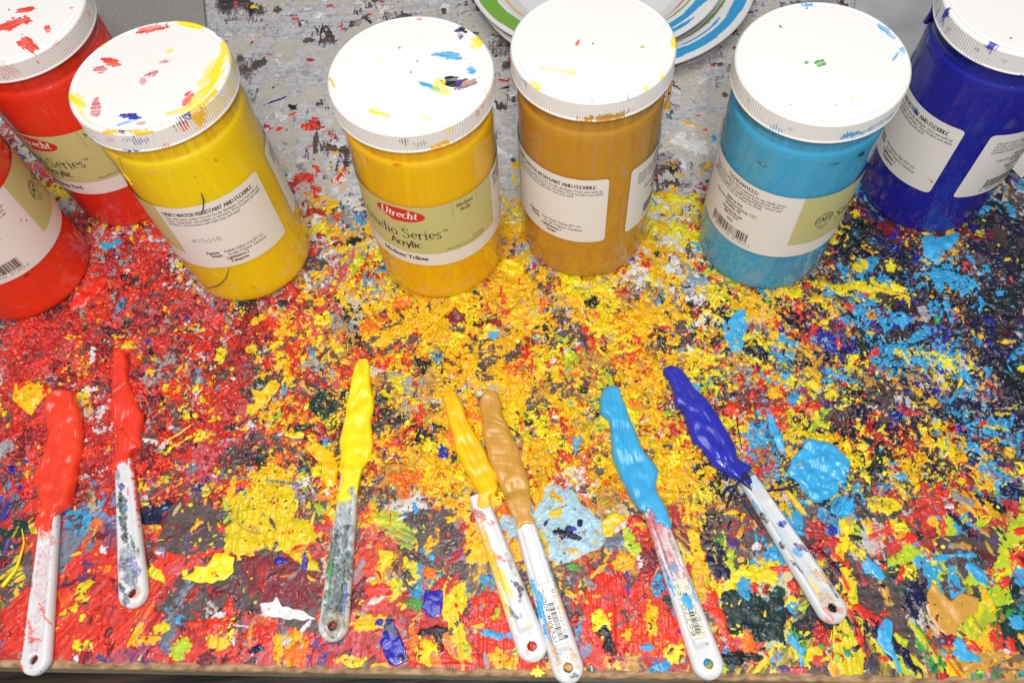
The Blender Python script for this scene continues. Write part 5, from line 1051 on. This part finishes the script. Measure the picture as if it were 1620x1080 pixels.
knife('golden yellow loaded knife, crossing towards the ochre one, speckled handle', (850, 1045), (760, 795), (711, 620),
      sc(680, 590, 2.204, [(172, 430), (150, 395), (130, 355), (118, 330), (96, 290), (85, 250), (70, 190), (50, 130), (40, 92), (52, 62), (68, 58)]),
      sc(680, 590, 2.204, [(226, 430), (240, 405), (240, 352), (214, 320), (190, 270), (165, 220), (132, 160), (108, 110), (98, 70), (84, 58), (68, 58)]),
      'G', [(98, 4, 12, 4, 30, 'DR', .7), (92, 0, 8, 3, 60, 'R', .6), (80, 5, 34, 3.5, -4, 'G', .85), (60, 5, 26, 4, 5, 'G', .85), (50, 2, 22, 3, 0, 'Y', .7), (62, -5, 14, 2, 0, 'BK', .3), (46, -4, 9, 3, 25, 'NV', .8), (40, -4, 8, 3, -20, 'BR', .8), (33, 5, 12, 3, 20, 'BR', .7), (66, 0, 8, 2, 40, 'R', .7), (28, 0, 3, 2, 0, 'BK', .6), (22, -2, 5, 1, 30, 'Y', .6), (50, 7, 40, 2, 0, 'Y', .7), (6, 4, 5, 2, 0, 'R', .5), (70, 3, 10, 3, 0, 'G', .8)], 4, T=.0050)
knife('ochre loaded knife with a barcode sticker on its white handle', (906, 1080), (822, 800), (771, 620),
      sc(680, 590, 2.204, [(298, 512), (284, 496), (270, 468), (265, 430), (244, 402), (224, 355), (196, 290), (181, 220), (173, 150), (170, 95), (186, 66), (205, 62)]),
      sc(680, 590, 2.204, [(350, 496), (353, 480), (350, 440), (345, 400), (336, 335), (310, 262), (282, 205), (256, 145), (244, 100), (228, 68), (205, 62)]),
      'O', [(40, 5, 36, 6, 0, 'LB', .9), (60, 6, 20, 3, 0, 'LB', .8), (50, -6, 22, 3.5, 0, 'Y', .6), (18, 5, 18, 3, 10, 'O', .7), (10, 6, 10, 2, 0, 'O', .6), (12, -5, 14, 3, 0, 'O', .6), (3.5, -2, 6, 3, 90, 'DG', .8), (75, -7, 40, 1.2, 0, 'LB', .6), (92, 0, 30, 8, 0, 'W', .3), (30, 4, 8, 3, 0, 'OR', .5)], 5,
      dict(s0=23, s1=60, w=10.5, paper=(222, 220, 214), t1='ITEM# z0DIC', t2='754046728', x=-.8, stains=[(26, -4.0, 1.6, 1.5, 'PU'), (52, 4.0, 6, 1.3, 'LB'), (34, 4.3, 4, .9, 'OR')]), T=.0052, ridges=.5, streaky=.3)
knife('light blue loaded knife with a stained sticker on its handle', (1129, 1074), (1035, 808), (962, 612),
      sc(920, 560, 2.077, [(240, 560), (232, 530), (190, 518), (160, 480), (130, 420), (98, 350), (95, 290), (84, 220), (62, 195), (60, 150), (72, 118), (95, 104)]),
      sc(920, 560, 2.077, [(278, 520), (258, 482), (246, 430), (250, 385), (216, 340), (186, 270), (160, 210), (138, 160), (124, 118), (95, 104)]),
      'LB', [(100, 0, 10, 12, 90, 'PK', .6), (104, 1, 6, 8, 90, 'PU', .5), (92, 6, 30, 3, 0, 'PK', .6), (80, 3, 40, 2, 0, 'CR', .5), (80, -4, 40, 1.5, 0, 'CR', .45), (70, 0, 16, 4, 0, 'PK', .5), (68, 0, 6, 4, 0, 'LB', .8), (62, -5, 14, 3, 0, 'PK', .5), (58, 6, 18, 2, 0, 'LB', .8), (66, 6, 12, 2, 0, 'UB', .5), (90, 0, 46, 9, 0, 'PK', .35), (50, -6, 16, 2, 0, 'LB', .6), (20, -3, 1.2, 1, 0, 'BK', .8)], 6,
      dict(s0=24, s1=60, w=9.5, paper=(214, 212, 192), t1='6c7704c2', t2='ITEM 5 2', stains=[(46, 0, 6, 3, 'LB')]), T=.0056)
knife('dark blue loaded knife with a white handle speckled blue and ochre', (1330, 983), (1192, 768), (1062, 580),
      sc(1030, 560, 4.91, [(770, 1080), (640, 985), (580, 940), (460, 860), (390, 760), (330, 700), (300, 600), (270, 500), (240, 430), (190, 385), (180, 320), (150, 240), (100, 150), (100, 115), (140, 92)]),
      sc(1030, 560, 4.91, [(800, 1075), (770, 985), (745, 915), (795, 885), (680, 830), (660, 740), (620, 650), (590, 580), (520, 480), (440, 350), (330, 250), (290, 190), (230, 115), (180, 90), (140, 92)]),
      'UB', [(104, 2, 12, 10, 0, 'LB', .6), (98, -3, 10, 4, 0, 'PB', .7), (66, -2, 4.5, 4, 0, 'UB', .85), (46, -1, 8, 4, 20, 'LB', .7), (48, -4, 8, 2.5, 30, 'PU', .8), (88, 0, 5, 3, 0, 'G', .4), (28, -4, 14, 5, 20, 'O', .6), (24, 3, 12, 4, 0, 'Y', .6), (18, -6, 14, 2, 0, 'BR', .7), (12, 0, 12, 10, 0, 'O', .45), (8, 5, 8, 3, 0, 'R', .4), (75, 6, 8, 2, 0, 'DG', .8), (54, 6, 6, 2, 0, 'NV', .7), (84, 6, 8, 1.5, 0, 'LB', .7), (38, 5, 10, 2, 10, 'NV', .6), (5, -3, 6, 4, 0, 'R', .4), (60, 2, 12, 3, 0, 'PB', .4)], 7, handle_tint=(204, 207, 208), T=.0055, neckcol=('NV', .13))
PHASE('knives')

# ------------------------------------------------------------------ paper plates behind the ochre jar
def plate(label, c, z0, R, seed):
    t = thing('paper_plate', label, 'plate', (c[0], c[1], z0), 'paper plates stacked behind the ochre jar')
    n = 720; q = R/.115
    pf = np.array([(.0005, .003), (.04, .0032), (.068, .003), (.074, .0036), (.080, .0075), (.088, .0135), (.094, .0165), (.104, .0180), (.1115, .0186), (.1138, .0184), (.1148, .0176), (.1150, .0166), (.1143, .0160), (.110, .0168), (.094, .0152), (.080, .006), (.073, .0018), (.0005, .0015)])
    # refine the upper profile for crisp stripes
    up = pf[:12]; d = np.r_[0, np.cumsum(np.hypot(*np.diff(up, axis=0).T))]; s = np.linspace(0, d[-1], 150)
    P2 = np.vstack([np.stack([np.interp(s, d, up[:, 0]), np.interp(s, d, up[:, 1])], -1), pf[12:]]); P2[:, 0] *= q
    V = lathe(P2, n); ng = len(P2); rr = (np.hypot(V[:, 0], V[:, 1])/q).reshape(ng, n); an = (np.degrees(np.arctan2(V[:, 1], V[:, 0])) % 360).reshape(ng, n)
    col = np.tile(lin((226, 224, 222)), (ng, n, 1)); ia = np.arange(n)[None]; ir = np.arange(ng)[:, None]
    br = NST[0][(ir*1+seed*60) % NZ, (ia//1+seed*33) % NZ]; top = (np.arange(ng) < 150)[:, None]
    wob = .0010*N4[seed, ia % NZ]
    def band(r1, r2, c_, a0, a1, rough):
        inside = ((an-a0) % 360) < ((a1-a0) % 360)
        m_ = (rr > r1+wob) & (rr < r2+wob) & inside & top & (br*rough+1.2 > 0)
        m_ &= ((np.minimum(rr-r1-wob, r2+wob-rr)/.0012+br*rough*1.2) > .3)
        col[m_] = lin(c_)
    band(.0985, .1105, (50, 150, 205), 265, 80, .9); band(.0965, .1120, (122, 170, 60), 80, 265, .15)
    band(.0915, .0950, (140, 165, 80), 265, 80, .5); band(.0855, .0885, (205, 130, 110), 265, 80, .4); band(.0865, .0905, (235, 190, 50), 80, 265, .3)
    fold = (np.sin(np.radians(an)*60) > .96) & (rr > .092) & top & (rr < .113); V[:, 2] -= (fold*.00025).reshape(-1)
    o = mesh('plate_dish', V, grid_faces(ng, n, True), M_plate, None, True, col.reshape(-1, 3)); o.parent = t
    return t
def circ3(pts, z):
    A_ = []; b_ = []
    for p in pts: q = at(*p, z); A_.append([2*q[0], 2*q[1], 1]); b_.append(q[0]**2+q[1]**2)
    s = np.linalg.lstsq(np.array(A_), np.array(b_), rcond=None)[0]; return s[:2], math.sqrt(s[2]+s[0]**2+s[1]**2)
c1, R1 = circ3([(1190, 0), (1171, 40), (1128, 74), (1071, 100), (762, 20), (807, 62)], .020)
c2, R2_ = circ3([(1137, 0), (1100, 40), (1071, 58), (750, 0), (775, 32), (812, 56)], .029)
print('plates', c1, R1, c2, R2_)
plate('lower paper plate with a blue and green painted rim, showing on the right', c1, .0018, R1, 1)
plate('upper paper plate with a green rim on its left side', c2, .0112, R2_, 2)
# flat sheets at the back
def sheet(name, label, cat, pts, z0, z1_, mat):
    W = [at(x, y)[:2] for x, y in pts]; c = np.mean(W, 0); n = len(W)
    V = [(*p, z0) for p in W]+[(*p, z1_) for p in W]
    Fc = [tuple(range(n))[::-1], tuple(range(n, 2*n))]+[(i, (i+1) % n, (i+1) % n+n, i+n) for i in range(n)]
    o = mesh(name, V, Fc, mat, None, False, None, (c[0], c[1], z0)); b = o.modifiers.new('b', 'BEVEL'); b.width = .0006; b.segments = 2
    o['label'] = label; o['category'] = cat
sheet('canvas_panel', 'flat grey canvas panel lying behind the red and lemon yellow jars', 'panel', [(150, 20), (160, 130), (250, 170), (336, 130), (324, 0), (318, -60), (100, -60)], .001, .006, M_canvas)
sheet('grey_card', 'smooth pale grey card lying between the light blue and dark blue jars', 'card', [(1350, -60), (1352, 5), (1345, 60), (1350, 150), (1395, 165), (1440, 150), (1500, 60), (1560, -60)], .001, .003, M_card)
sheet('cream_card', 'cream card corner at the right edge behind the dark blue jar', 'card', [(1578, 248), (1614, 284), (1650, 262), (1700, 200), (1640, 170), (1590, 215)], .001, .0025, M_cream)
PHASE('done')
